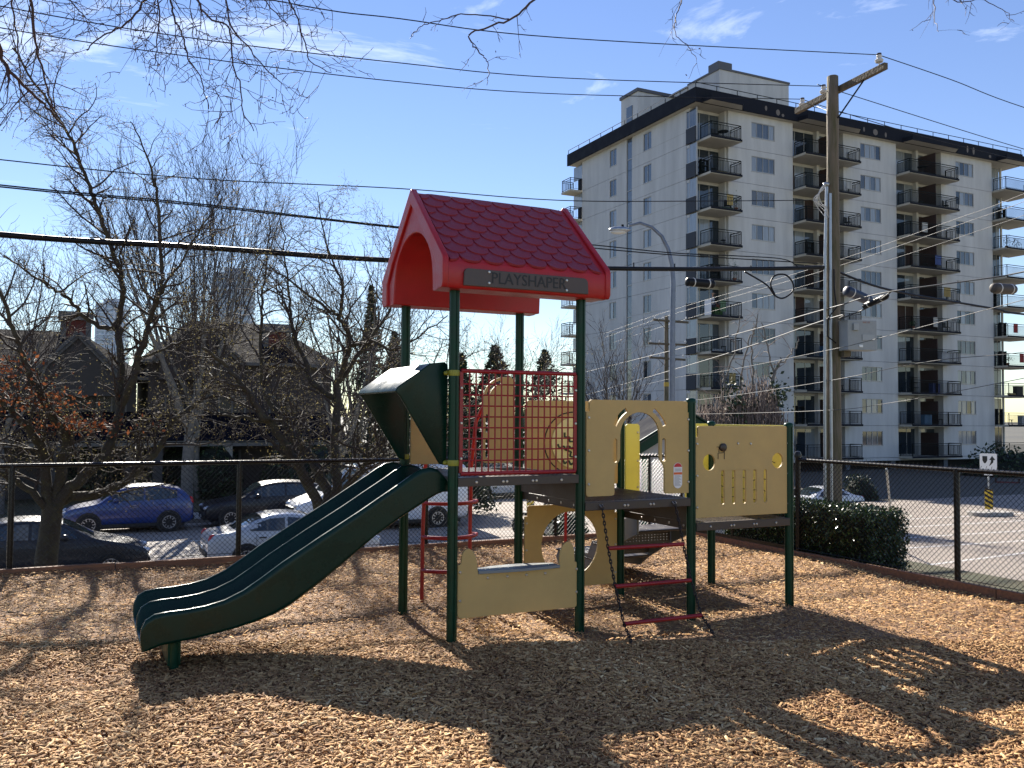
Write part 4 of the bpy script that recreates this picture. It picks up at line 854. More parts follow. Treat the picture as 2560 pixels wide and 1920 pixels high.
hc = obj('cap', MB().sph((0,.02,1.755),(.095,.11,.065)).box(-.07,.07,-.17,-.06,1.735,1.75), mat('tan_cap', (.45,.30,.24), .9), pe, smooth=50)
obj('nose', MB().sph((0,-.085,1.66),(.015,.02,.02),6,5), mat('skin', (.42,.24,.17)), pe); obj('ear', MB().sph((.082,.02,1.67),(.012,.025,.035),6,5), mat('skin', (.42,.24,.17)), pe); obj('ear', MB().sph((-.082,.02,1.67),(.012,.025,.035),6,5), mat('skin', (.42,.24,.17)), pe)

# ================================================================== UTILITY POLES, LAMP, WIRES
up = thing('utility_pole', 'tall weathered timber utility pole with crossarm and grey cabinet', 'utility pole', (6.68, 18.5, -2.3))
rp = np.random.default_rng(5); prof = [(.185-.072*i/14+.004*rp.normal(), 11.12*i/14) for i in range(15)]
obj('pole_shaft', MB().lathe((0,0,0), prof+[(.10,11.13)], 18), M_POLE, up, smooth=60, rot=(0, .0045, 0))
A0, A1 = Vector((.65,-1.25,10.86)), Vector((-.27,1.38,10.86)); 
ca = obj('crossarm', MB().bar(A0, A1, .095, .13), M_ARM, up, bevel=.006)
for t_, pz_ in ((.66, 10.1), (.05, 10.35)):
    q = A0.lerp(A1, .22 if t_ > .5 else .78); obj('brace', MB().bar(q+Vector((0,0,-.06)), (.06, 0, pz_), .035, .012), M_GALV if t_ < .5 else M_NAVY, ca)
for q in ((.57,-1.12), (.06,.57), (-.14,1.37)):
    obj('insulator', MB().lathe((q[0],q[1],10.92), [(.015,0),(.015,.05),(.07,.06),(.085,.10),(.06,.13),(.04,.15),(.055,.17),(.045,.21),(.01,.22)], 14), M_PORC, ca, smooth=50)
    obj('cap', MB().lathe((q[0],q[1],11.10), [(.048,0),(.045,.06),(.01,.065)], 12), M_BROWN, ca)
cb = obj('meter_cabinet', MB().box(.05,.70,-.52,-.18,5.30,5.92), mat('grey_cabinet_paint', (.29,.30,.30), .6, var=.08), up, bevel=.012, rot=(0,0,.18))
obj('cabinet_plate', MB().box(.37,.64,-.535,-.523,5.50,5.62), mat('pale_grey_plate', (.33,.34,.34), .5), cb); obj('meter_box', MB().box(.16,.27,-.57,-.523,5.70,5.84), mat('pale_grey_plate', (.33,.34,.34), .5), cb, bevel=.008)
t_ = text_mesh('1HC-10', .05, .003); t_.materials.append(mat('faded_red_print', (.4,.16,.12), .7)); inst('lettering', t_, cb, (.46,-.525,5.87), (math.pi/2,0,0))
obj('sticker', MB().box(.30,.38,-.534,-.523,5.36,5.41), M_WHITEL, cb); obj('cabinet_foot', MB().box(.1,.25,-.3,-.1,5.18,5.295), M_POLE, cb)
cd = obj('conduit', MB().tube([(-.20,-.10,0),(-.19,-.10,4),(-.155,-.08,7.4),(-.115,-.08,8.75)], .035, 8), M_GALV, up, smooth=50)
obj('conduit', MB().tube([(-.09,-.19,0),(-.085,-.17,5),(-.06,-.13,8.6)], .03, 8), M_GALV, up, smooth=50)
obj('weatherhead', MB().sph((-.13,-.09,8.80),(.07,.06,.05)), M_GALV, cd, smooth=True)
for k in range(5): obj('drip_loop', MB().tube([(-.14,-.12,8.78)]+[(-.14-.16*math.sin(math.pi*q)*(1+.35*k*.5), -.14, 8.78-(.45+.06*k)*q+.05*math.sin(6*q+k)) for q in np.linspace(.1,1,9)]+[(-.1,-.12,8.1)], .008, 4), M_PORC, cd)
obj('riser_cable', MB().tube([(-.02,-.2,7.0),(-.02,-.21,6.6),(.02,-.22,6.2),(-.18,-.24,5.95),(-.19,-.26,5.6),(-.02,-.3,5.45)], .014, 6), M_CABLE, up)
def wire(name, label, pts, r=.009, m=None, n=5, sag=0.0, grp='overhead wires'):
    out = []; Pp = [Vector(p) for p in pts]
    k = 8
    for i in range(len(Pp)-1):
        p0, p1, p2, p3 = Pp[max(0,i-1)], Pp[i], Pp[i+1], Pp[min(len(Pp)-1,i+2)]
        for q in range(k):
            t = q/k; a = -.5*t**3+t*t-.5*t; b = 1.5*t**3-2.5*t*t+1; c = -1.5*t**3+2*t*t+.5*t; d = .5*t**3-.5*t*t
            v = p0*a+p1*b+p2*c+p3*d; v.z -= sag*4*t*(1-t); out.append(v)
    out.append(Pp[-1]); return obj(name, MB().tube(out, r, n), m or M_WIRE, smooth=True, label=label, cat='wire' if r < .02 else 'cable', group=grp)
wire('power_line','topmost overhead wire leading left from the right end of the crossarm',[(-8.5,9.6,7.35),(-3.38,12.17,7.38),(-1.7,12.99,7.5),(.74,14.19,7.75),(7.24,17.38,8.83)], m=M_CABLE)
wire('power_line','overhead wire leading left from the insulator beside the pole top',[(-12,9.9,7.4),(-7.21,12.24,7.3),(-4.82,13.41,7.35),(-1.93,14.82,7.57),(.85,16.18,7.86),(6.74,19.07,8.83)], m=M_CABLE)
wire('power_line','lowest of the three overhead wires leading left from the crossarm',[(-12,10.8,7.4),(-7.61,12.94,7.3),(-5.09,14.17,7.37),(-2.04,15.67,7.57),(.9,17.11,7.9),(6.52,19.86,8.83)], m=M_CABLE)
wire('power_line','overhead wire falling right from the outer crossarm insulator across the sky',[(7.24,17.38,8.83),(9.16,18.32,8.7),(11.26,19.34,8.49),(17,22.1,8.2)], m=M_CABLE)
wire('power_line','overhead wire falling right from behind the pole top above the roof',[(6.74,19.07,8.83),(7.13,19.26,8.8),(12.81,22.05,8.4),(18,24.6,8.2)], m=M_CABLE)
wire('power_line','overhead wire falling right along the roof edge from the inner insulator',[(6.52,19.86,8.83),(7.52,20.35,8.74),(10.2,21.66,8.55),(13.54,23.3,8.45),(19,26,8.3)], m=M_CABLE)
th = wire('telephone_cable','thick black cable bundle crossing behind the red roof to the pole',[(-11,9.85,4.1),(-6.9,11.86,4.0),(-4.61,12.99,4.06),(-2.0,14.26,4.11),(1.71,16.08,4.31),(4.95,17.67,4.59),(6.5,18.43,4.76)], .042, M_CABLE, 8)
mb = MB()
for q in np.linspace(0,1,26): 
    p = Vector((-6.9,11.86,4.0)).lerp(Vector((1.71,16.08,4.31)), q)
for pp in [Vector((-2.0,14.26,4.11)).lerp(Vector((4.95,17.67,4.59)), q) for q in np.linspace(.25,.97,7)]: obj('lashing_clip', MB().lathe((pp.x,pp.y,pp.z-.06),[(.012,0),(.012,.12)],6), M_CABLE, th)
wire('telephone_cable','thin upper cable crossing left behind the ridge of the red roof',[(-11,10.2,5.1),(-7.08,12.11,5.09),(-4.73,13.26,5.15),(-1.89,14.65,5.38),(.85,15.99,5.53),(3.78,17.43,5.89),(6.75,18.89,6.29)], .009, M_CABLE)
wire('telephone_cable','upper strand of the close pair of cables left of the red roof',[(-11,9.8,4.72),(-6.92,11.85,4.67),(-4.62,12.98,4.7),(-1.87,14.33,4.67),(1.37,15.91,4.71),(3.02,16.72,4.72),(4.49,17.44,4.8),(5.52,17.94,4.83),(5.9,18.1,4.66)], .011, M_CABLE)
wire('telephone_cable','lower strand of the close pair of cables left of the red roof',[(-11,9.8,4.68),(-6.92,11.85,4.645),(-4.62,12.98,4.675),(-1.87,14.33,4.65),(2.05,16.24,4.66),(3.87,17.14,4.72),(6.5,18.43,4.83)], .011, M_CABLE)
wire('telephone_cable','dark cable dropping right from the pole over the balconies',[(6.8,18.5,4.68),(8.25,19.28,4.41),(11.32,20.79,4.21),(12.31,21.27,4.14),(18,24,4.1)], .026, M_CABLE)
wire('power_line','upper of three sunlit wires rising right over the second pole',[(5.6,92,8.9),(6.75,82,8.65),(9.66,60,8.51),(13.53,40,8.38),(14.75,29.5,8.28),(14.92,26,8.21),(15,20,8.2)], .009, M_WIRE)
wire('power_line','middle of three sunlit wires rising right over the second pole',[(5.6,92,8.3),(6.75,82,8.28),(10.25,60,8.4),(14.05,40,8.29),(15.38,29.5,8.28),(15.38,26.5,8.17),(15.4,20,8.1)], .009, M_WIRE)
wire('power_line','lower of three sunlit wires rising right over the second pole',[(5.6,92,7.4),(6.76,82,7.61),(11.77,60,8.28),(14.46,41,8.03),(16.39,29,8.18),(17,20,8.3)], .009, M_WIRE)
wire('service_cable','bright upper service cable rising from the roadway side to the pole',[(6.0,92,5.6),(6.15,75,5.37),(7.36,34,4.49),(6.57,18.7,3.9),(6.74,18.2,3.93),(6.9,16.5,3.95),(7.85,14.5,3.93),(8.11,14,3.95),(9,11,4.0)], .013, M_WIRE)
wire('service_cable','bright lower service cable meeting the pole above the cabinet',[(6.0,92,3.3),(6.16,75,3.41),(7.36,34,3.79),(6.57,18.7,3.67),(6.72,18.2,3.65),(6.92,17.2,3.77),(7.06,16.5,3.97)], .014, M_WIRE)
wire('service_cable','thin sunlit cable passing the pole at cabinet height',[(6.0,92,2.9),(6.16,75,3.03),(8.62,50,3.72),(7.51,32,3.27),(6.5,18.7,3.01),(6.92,17.5,3.11),(7.61,13.5,3.38),(8.2,10.5,3.6)], .006, M_WIRE)
wire('service_cable','thin cable above the square panel passing in front of the vine tree',[(7.9,52,2.4),(7.5,36,2.32),(6.5,19.5,2.35),(7.44,16,2.63),(8.09,14,2.67),(9,11,2.8)], .006, M_WIRE)
wire('service_cable','lowest thin cable just above the square panel and the hedge',[(7.9,52,1.8),(7.5,36,1.75),(6.5,19.5,1.76),(7.51,18,1.9),(8.09,14,2.26),(9,11,2.7)], .006, M_WIRE)
# cable enclosures
def canister(name, label, c, d, L_, r, m=M_CABLE, rings=True):
    t = thing(name, label, 'cable box', c); q = Vector(d).normalized().to_track_quat('Z','Y'); t.rotation_mode = 'QUATERNION'; t.rotation_quaternion = q
    prof = [(r*.5,-L_/2-.02),(r*.9,-L_/2)]
    n = 16 if rings else 3
    for i in range(n): prof += [(r,-L_/2+L_*(i+.2)/n),(r*(.93 if rings else 1),-L_/2+L_*(i+.8)/n)]
    prof += [(r*.85,L_/2),(r*.3,L_/2+.05)]
    obj('canister_body', MB().lathe((0,0,0), prof, 14), m, t, smooth=35)
    for z in (-L_*.28, L_*.3): obj('band', MB().lathe((0,0,z), [(r*1.03,-.012),(r*1.03,.012)], 14), M_PORC, t)
canister('cable_coil', 'ribbed black cable coil hung under the thick cable before the balconies', (3.62,17.05,4.20), E1, .62, .085)
canister('splice_case', 'dark blue splice case right of the pole at cable height', (7.35,18.8,4.22), (E1-Vector((0,0,.25))), .7, .11, mat('dark_blue_case',(.012,.02,.045),.4), False)
canister('splice_case', 'black lit splice case angled on the cable right of the cabinet', (6.98,17.0,3.86), (.35,-1,.22), .62, .06, M_CABLE, False)
canister('splice_case', 'brown box hanging from the cables at the right edge', (7.95,14.3,3.72), (E1*.9+Vector((0,0,.02))), .5, .085, mat('brown_case',(.06,.045,.035),.6), False)
wire('cable_loop','round loop of spare cable hanging left of the utility pole',[(4.6,17.5,4.5),(5.1,17.75,4.28),(5.3,17.85,4.08),(5.5,17.95,4.04),(5.72,18.05,4.2),(5.72,18.05,4.38),(5.55,17.97,4.52),(5.3,17.86,4.48),(5.2,17.8,4.3),(5.3,17.86,4.1)], .018, M_CABLE)
# second pole further down the side street
p2 = thing('utility_pole', 'distant timber pole with three crossarms behind the street lamp', 'utility pole', (10.45, 60, -4.3))
obj('pole_shaft', MB().lathe((0,0,0), [(.19,0),(.13,12.8)], 12), M_POLE, p2, smooth=50)
for z, x0, x1, dz in ((12.5,-.95,1.45,-.17),(10.9,-1.25,1.4,-.09),(9.95,-1.2,1.25,-.15)):
    c = obj('crossarm', MB().bar((x0,-.2,z),(x1,-.2,z+dz),.12,.14), M_ARM, p2)
    for s_ in (-.6,.7): obj('brace', MB().bar((s_,-.25,z-.1),(0,-.2,z-.7),.03,.03), M_ARM, c)
    for s_ in (x0+.15,x0+.75,x1-.15): obj('insulator', MB().lathe((s_,-.2,z+.06),[(.05,0),(.07,.06),(.03,.16)],8), M_PORC, c)
obj('marker_band', MB().lathe((0,0,8.0),[(.178,0),(.178,.28)],12), mat('yellow_band',(.5,.33,.05),.7), p2)
for x in (-.6,1.0): obj('cut_out', MB().lathe((x,-.25,9.3),[(.03,0),(.05,.15),(.03,.45)],8), M_PORC, p2)
# street lamp
lp = thing('street_lamp', 'galvanised street lamp with curved arm in front of the apartments', 'street lamp', (5.95, 33, -2.4))
pts = [(0,0,0),(0,0,4),(.03,0,8.2),(.05,0,9.0),(0,0,9.7),(-.14,0,10.3),(-.38,0,10.78),(-.75,0,11.12),(-1.2,0,11.28),(-1.62,0,11.17)]
obj('lamp_pole', MB().tube([Vector(p) for p in pts], [.13,.115,.10,.095,.085,.075,.068,.06,.055,.05], 12), mat('weathered_lamp_steel', (.16,.18,.22), .45, .6, var=.2, vscale=4), lp, smooth=60)
lh = obj('lamp_head', MB().sph((-1.95,0,11.02),(.42,.17,.12),16,10), M_GALV, lp, smooth=True, rot=(0,-.0,0)); obj('lens', MB().sph((-2.0,0,10.94),(.32,.14,.10),14,8), mat('lamp_lens',(.5,.5,.48),.2), lh, smooth=True); obj('photocell', MB().lathe((-1.85,0,11.13),[(.05,0),(.05,.08),(.02,.09)],10), M_NAVY, lh)
# keep right sign on its traffic island
obj('traffic_island', MB().prism([(p[0],p[1]) for p in rrect(-.95,.95,-.45,.45,.3)], [], -.0, .16, XY), M_CONC, loc=S(32.2,19.0,-2.42), rot=YA-.2, bevel=.03, fix=True, label='low concrete traffic island carrying the keep right sign', cat='traffic island')
SGN = thing('keep_right_sign', 'white keep right road sign above a yellow black hazard marker', 'road sign', (20.05, 37.4, -2.27), -.45)
obj('sign_post', MB().lathe((0,.03,0),[(.03,0),(.03,2.45)],8), M_GALV, SGN)
bd = obj('sign_board', MB().prism(rrect(-.32,.32,1.72,2.45,.05), [], -.006,.006, XZ), M_WHITEL, SGN, fix=True)
obj('shield_symbol', MB().prism([(-.22,2.34),(-.22,2.16),(-.17,2.06),(-.13,2.03),(-.09,2.06),(-.04,2.16),(-.04,2.34)], [], -.011,-.007, XZ), M_BLACKPAINT, bd, fix=True)
obj('arrow_symbol', MB().prism([(.06,2.02),(.02,1.92),(.10,1.99),(.18,2.08),(.19,2.18),(.26,2.18),(.14,2.35),(.03,2.18),(.10,2.18),(.09,2.1)], [], -.011,-.007, XZ), M_BLACKPAINT, bd, fix=True)
tb = obj('tab_board', MB().prism(rrect(-.17,.17,1.54,1.705,.02), [], -.006,.006, XZ), M_WHITEL, SGN, fix=True)
hz = obj('hazard_board', MB().prism(rrect(-.155,.155,.12,.94,.03), [], -.008,.006, XZ), mat('hazard_yellow',(.62,.42,.03),.5), SGN, fix=True)
for k in range(5): 
    z = .10+.2*k; obj('hazard_stripe', MB().prism([(-.152,z+.17),(.152,z-.02 if z > .13 else .125),(.152,min(.93,z+.08)),(-.152,min(.93,z+.27))], [], -.012,-.009, XZ), M_BLACKPAINT, hz, fix=True)
# apartment name board
nb = thing('name_board', 'white apartment name board between two posts in the shade', 'sign board', (32.6, 58.5, -4.2), -.35)
obj('board', MB().box(-.55,.55,-.03,.03,.55,1.55), mat('board_white',(.55,.56,.6),.6), nb); obj('top_rail', MB().box(-.62,.62,-.05,.05,1.57,1.75), mat('board_red',(.12,.03,.03),.7), nb)
for x in (-.68,.68): obj('post', MB().box(x-.05,x+.05,-.05,.05,0,1.95), M_BROWN, nb)
t_ = text_mesh('Apartments', .2, .01); t_.materials.append(M_NAVY); inst('lettering', t_, nb, (0,-.036,1.12), (math.pi/2,0,0))
gw = wire('guy_wire','pale plastic guy wire guard leaning beside the round shrub',[(8.6,20.4,.45),(10.3,24.2,-.9),(11.9,27.8,-2.3)], .03, mat('pale_guard',(.4,.4,.38),.6))

# ================================================================== TREES
def nrm(v): return v/(np.linalg.norm(v)+1e-9)
class Twig:
    """collects tapered tubes very cheaply"""
    def __init__(s): s.V = []; s.F = []; s.n = 0; s.tips = []
    def tube(s, pts, r0, r1, n=4):
        pts = np.asarray(pts, float); k = len(pts); t = np.gradient(pts, axis=0); t /= np.linalg.norm(t,axis=1)[:,None]+1e-9
        a = np.array([0,0,1.]) if abs(t[0,2]) < .9 else np.array([1.,0,0]); u = np.cross(t, a); u /= np.linalg.norm(u,axis=1)[:,None]+1e-9; b = np.cross(t, u)
        r = np.linspace(r0, r1, k) if np.isscalar(r0) else np.asarray(r0); an = 2*np.pi*np.arange(n)/n
        V = pts[:,None,:] + r[:,None,None]*(u[:,None,:]*np.cos(an)[None,:,None] + b[:,None,:]*np.sin(an)[None,:,None])
        o = s.n; i = np.arange(k-1)[:,None]; j = np.arange(n)[None,:]; j2 = (j+1) % n
        F = np.stack([o+i*n+j, o+i*n+j2, o+(i+1)*n+j2, o+(i+1)*n+j], -1).reshape(-1,4)
        s.V.append(V.reshape(-1,3)); s.F.append(F); s.n += k*n
    def mesh(s, name, m): return mesh_np(name, np.concatenate(s.V), np.concatenate(s.F), m, smooth=True)
def grow(T, p, d, L_, r, lvl, rr, P_):
    n = max(3, int(L_/P_['seg'][lvl])+1); pts = [np.array(p)]; d = nrm(np.array(d, float)); st = L_/n
    for i in range(n):
        d = nrm(d + rr.normal(0, P_['gn'][lvl], 3) + np.array(P_['trop'][lvl])*st*3); pts.append(pts[-1]+d*st)
    T.tube(pts, r, r*P_['tap'], P_['sides'][lvl])
    if lvl+1 >= P_['levels']: T.tips.append((pts[-1], d)); return
    k = P_['kids'][lvl]; k = int(k*L_) if P_.get('perm', True) else k
    for i in range(max(1, k)):
        t = P_['start'][lvl] + (1-P_['start'][lvl])*(i+rr.random())/max(1,k); q = t*n; i0 = min(n-1, int(q)); pp = pts[i0]+(pts[i0+1]-pts[i0])*(q-i0)
        dd = nrm(pts[i0+1]-pts[i0]); side = nrm(np.cross(dd, rr.normal(0,1,3))); an = R(P_['ang'][lvl])*(.7+.6*rr.random())
        if P_.get('flat'): side[2] *= P_['flat']; side = nrm(side)
        cd = dd*math.cos(an)+side*math.sin(an)
        grow(T, pp, cd, P_['len'][lvl]*(.5+.8*rr.random())*(1.15-.6*t), max(P_['rmin'], r*(1-t*(1-P_['tap']))*P_['rk'][lvl]), lvl+1, rr, P_)
def smooth_path(pts, k=5):
    Pp = [np.array(p, float) for p in pts]; out = []
    for i in range(len(Pp)-1):
        p0, p1, p2, p3 = Pp[max(0,i-1)], Pp[i], Pp[i+1], Pp[min(len(Pp)-1,i+2)]
        for q in range(k):
            t = q/k; out.append(p0*(-.5*t**3+t*t-.5*t)+p1*(1.5*t**3-2.5*t*t+1)+p2*(-1.5*t**3+2*t*t+.5*t)+p3*(.5*t**3-.5*t*t))
    out.append(Pp[-1]); return np.array(out)
def limb(T, TW, pts, r0, r1, rr, P_, per=6.0, start=.15, jit=.012):
    pp = smooth_path(pts); pp[1:-1] += rr.normal(0, jit, (len(pp)-2, 3)); T.tube(pp, r0, r1, 8)
    seg = np.linalg.norm(np.diff(pp,axis=0),axis=1); L_ = seg.sum(); n = int(L_*per); cum = np.concatenate([[0],np.cumsum(seg)])
    for i in range(n):
        t = start+(1-start)*(i+rr.random())/n; s_ = t*L_; i0 = min(len(seg)-1, int(np.searchsorted(cum, s_)-1)); q = pp[i0]+(pp[i0+1]-pp[i0])*((s_-cum[i0])/seg[i0]); dd = nrm(pp[i0+1]-pp[i0])
        side = rr.normal(0,1,3); side[2] = side[2]*P_.get('sideflat', .5)+P_.get('lift', .25); side = nrm(np.cross(dd, np.cross(side, dd))); an = R(55)*(.7+.6*rr.random())
        rad = (r0+(r1-r0)*t); grow(TW, q, dd*math.cos(an)+side*math.sin(an), P_['len'][0]*(.45+.9*rr.random())*(1.1-.45*t), min(P_['r0'], rad*.55), 1, rr, P_)
    return pp
def spur_leaves(T, rr, n_per, m, size, name, par, spread=.06, frac=1.0):
    c = []
    for (p, d) in T.tips:
        if rr.random() > frac: continue
        for _ in range(n_per): c.append(p+rr.normal(0, spread, 3)-d*rr.random()*.12)
    if not c: return
    obj(name, leaf_mesh(np.array(c), size*.45, size, rr, m), m, par, kind='stuff')
M_BUD = attr_mat('olive_buds', 'tone', [(0,(.10,.08,.035)),(.5,(.20,.17,.07)),(1,(.33,.27,.12))], .7, .3, .35)
M_RUST = attr_mat('rust_leaves', 'tone', [(0,(.06,.018,.008)),(.5,(.15,.045,.018)),(1,(.28,.10,.04))], .7, .3, .3)
M_BUDR = attr_mat('reddish_buds', 'tone', [(0,(.05,.025,.022)),(1,(.12,.06,.05))], .7, .3)
PT = dict(levels=4, seg=[.2,.14,.10,.07], gn=[.10,.16,.20,.22], trop=[(0,0,.1),(0,0,.12),(0,0,.05),(0,0,.0)], tap=.35, sides=[7,5,4,3], kids=[6,9,14], start=[.1,.12,.1], ang=[55,52,50], len=[.95,.50,.22], rk=[.5,.5,.55], rmin=.0026, r0=.020, sideflat=.35, lift=.25)
def garden_tree(name, label, base, trunk, limbs, seed, rust=None):
    rr = np.random.default_rng(seed); t = thing(name, label, 'tree', base); off = np.array(base)
    T, TW = Twig(), Twig(); tr = smooth_path([np.array(p)-off for p in trunk]); T.tube(tr, np.linspace(.155,.13,len(tr)), 0, 12)
    for (pts, r0, r1, per) in limbs: limb(T, TW, [np.array(p)-off for p in pts], r0, r1, rr, PT, per)
    obj('trunk', T.mesh('trunk', M_BARK), M_BARK, t); obj('twigs', TW.mesh('twigs', M_TWIG), M_TWIG, t, kind='stuff')
    spur_leaves(TW, rr, 2, M_BUD, .026, 'buds', t, .035, .85)
    if rust:
        c = []
        for (cx, cy, cz, sx, sy, sz, n) in rust: c.append(rr.normal(0,1,(n,3))*[sx,sy,sz]+np.array([cx,cy,cz])-off)
        obj('rust_leaves', leaf_mesh(np.concatenate(c), .035, .06, rr, M_RUST), M_RUST, t, kind='stuff')
    return t
b1 = (-6.51, 12.5, -.95)
L1 = [([(-6.43,12.5,.1),(-6.36,12.5,.6),(-6.22,12.39,1.02),(-6.17,12.28,1.35),(-6.3,12.16,1.56),(-6.42,12.05,1.9),(-6.49,11.94,2.1),(-6.53,11.82,2.37),(-6.56,11.71,2.59),(-6.61,11.6,2.87),(-6.7,11.4,3.4)], .085, .02, 7),
      ([(-6.43,12.5,.1),(-6.48,12.4,.6),(-6.46,12.28,1.06),(-6.5,12.06,1.32),(-6.59,11.84,1.55),(-6.67,11.62,1.73),(-6.9,11.4,2.0),(-7.3,11.1,2.4)], .08, .02, 7),
      ([(-6.43,12.5,.2),(-6.25,12.52,.5),(-5.93,12.6,.82),(-5.78,12.7,1.05),(-5.74,12.8,1.34),(-5.69,12.9,1.68),(-5.74,13.0,2.15),(-5.81,13.1,2.58),(-5.9,13.2,2.97)], .085, .05, 6),
      ([(-5.9,13.2,2.95),(-5.97,13.09,2.87),(-6.26,12.97,3.0),(-6.38,12.86,3.19),(-6.49,12.74,3.32),(-6.67,12.63,3.44),(-6.86,12.51,3.6),(-7.1,12.3,3.8)], .04, .01, 8),
      ([(-5.9,13.2,2.95),(-5.78,13.1,3.36),(-5.76,13.0,3.6),(-5.82,12.9,3.91),(-5.95,12.7,4.43),(-6.02,12.5,4.83),(-6.15,12.4,5.24),(-6.21,12.2,5.53),(-6.35,11.8,5.9),(-6.6,11.5,6.4)], .045, .012, 9),
      ([(-5.69,12.9,1.66),(-5.49,12.8,2.04),(-5.41,12.8,2.38),(-5.27,12.7,2.64),(-5.2,12.7,2.97),(-5.03,12.6,3.3),(-5.01,12.6,3.63),(-5.03,12.5,4.5),(-5.07,12.4,4.92),(-5.16,12.3,5.26),(-5.29,12.1,5.63)], .06, .007, 7),
      ([(-6.43,12.5,.1),(-6.38,12.6,.36),(-6.01,12.8,.44),(-5.73,12.9,.55),(-5.44,13.0,.78),(-5.19,13.2,1.18),(-5.06,13.3,1.48),(-4.86,13.4,1.69),(-4.66,13.6,1.97),(-4.61,13.8,2.32),(-4.55,13.9,2.6),(-4.5,14.0,3.2)], .075, .015, 7),
      ([(-6.44,12.5,.15),(-6.6,12.3,.5),(-6.9,12.1,.75),(-7.3,11.9,.95),(-7.8,11.7,1.1)], .055, .02, 6),
      ([(-5.03,12.6,3.3),(-4.7,12.4,3.7),(-4.35,12.3,4.2),(-4.05,12.2,4.6)], .022, .006, 7),
      ([(-5.41,12.8,2.38),(-4.95,12.9,2.6),(-4.55,12.9,2.75),(-4.1,12.8,2.9)], .022, .006, 8)]
garden_tree('ornamental_tree', 'spreading leafless tree with rusty leaves by the left fence post', b1, [(-6.51,12.5,-.95),(-6.5,12.5,-.45),(-6.46,12.5,-.06),(-6.43,12.5,.32)], L1, 11,
    rust=[(-6.9,11.9,2.15,.35,.25,.14,330),(-6.35,12.0,1.75,.35,.25,.10,240),(-5.95,12.2,1.45,.40,.2,.07,300),(-7.1,11.8,1.8,.25,.2,.12,160)])
b2 = (-2.62, 13.0, -1.0)
L2 = [([(-2.66,13,.0),(-2.95,12.9,.6),(-3.05,12.8,.86),(-3.18,12.7,1.09),(-3.38,12.6,1.45),(-3.51,12.5,1.61),(-3.68,12.4,1.91),(-3.82,12.3,2.11),(-3.96,12.2,2.29),(-4.2,12,2.5)], .085, .02, 7),
      ([(-2.66,13,.1),(-2.70,13.1,.44),(-2.91,13.3,.78),(-3.09,13.4,1.06),(-3.34,13.5,1.31),(-3.57,13.6,1.61),(-3.77,13.7,1.84),(-3.89,13.8,2.08),(-3.95,13.9,3.09),(-3.93,14,3.74),(-3.85,14,4.6)], .085, .008, 6),
      ([(-2.63,13,.1),(-2.57,13.1,.5),(-2.6,13.2,.84),(-2.63,13.2,1.1),(-2.63,13.3,1.6),(-2.62,13.4,2.15)], .08, .055, 6),
      ([(-2.64,13.4,1.85),(-3.06,13.5,2.1),(-3.15,13.6,2.38),(-3.37,13.7,2.76),(-3.44,13.8,3.06),(-3.51,13.9,3.39),(-3.61,14,4.12),(-3.73,14.1,4.75)], .05, .006, 8),
      ([(-2.62,13.4,2.1),(-2.44,13.3,2.69),(-2.57,13.1,3.03),(-2.73,13,3.18),(-3.14,12.8,3.47),(-3.49,12.6,3.75)], .045, .008, 8),
      ([(-2.44,13.3,2.66),(-2.05,13,2.67),(-1.7,12.8,2.55),(-1.36,12.5,2.7),(-.9,12.3,3.0)], .032, .006, 9),
      ([(-2.61,13,.15),(-2.4,12.8,.5),(-2.14,12.6,.83),(-1.98,12.4,1.02),(-1.75,12.2,1.27),(-1.5,12,1.6),(-1.1,11.8,2.0),(-.6,11.6,2.4)], .06, .012, 8),
      ([(-2.5,12.9,.4),(-2.1,12.6,.55),(-1.6,12.4,.85),(-1.1,12.2,1.2),(-.5,12.0,1.6),(.1,11.9,1.95),(.7,11.8,2.25)], .04, .006, 9),
      ([(-2.62,13.4,2.1),(-2.3,13.5,2.6),(-1.95,13.6,3.1),(-1.85,13.7,3.7),(-1.95,13.7,4.4)], .04, .006, 8),
      ([(-2.57,13.1,3.0),(-2.5,13,3.5),(-2.75,13,4.1),(-2.9,13,4.9)], .025, .005, 8),
      ([(-3.38,12.6,1.45),(-3.7,12.5,1.55),(-4.1,12.4,1.6),(-4.5,12.3,1.75)], .03, .006, 9)]
garden_tree('ornamental_tree', 'many stemmed leafless tree behind the green slide', b2, [(-2.62,13,-1.0),(-2.62,13,-.5),(-2.63,13,-.1),(-2.66,13,.15)], L2, 23)
# overhanging tree: the trunk stands left of the picture, its limbs reach in from above
PO = dict(levels=4, seg=[.2,.10,.07,.05], gn=[.10,.20,.30,.34], trop=[(0,0,-.1),(0,0,-.40),(0,0,-.25),(0,0,.6)], tap=.4, sides=[6,5,4,3], kids=[6,8,11], start=[.1,.1,.1], ang=[50,48,45], len=[.42,.24,.09], rk=[.5,.55,.6], rmin=.0024, r0=.007, sideflat=1.0, lift=-.15)
rr = np.random.default_rng(31); ob = np.array((-6.2, 4.6, 0.0)); OT = thing('overhanging_tree', 'drooping budding branches hanging in from the top of the picture', 'tree', tuple(ob)); T, TW = Twig(), Twig()
T.tube(smooth_path([np.array(p)-ob for p in [(-6.2,4.6,-.1),(-6.1,4.6,1.5),(-5.7,4.7,3.2),(-5.0,4.9,4.6),(-4.2,5.1,5.3)]]), .16, .09, 10)
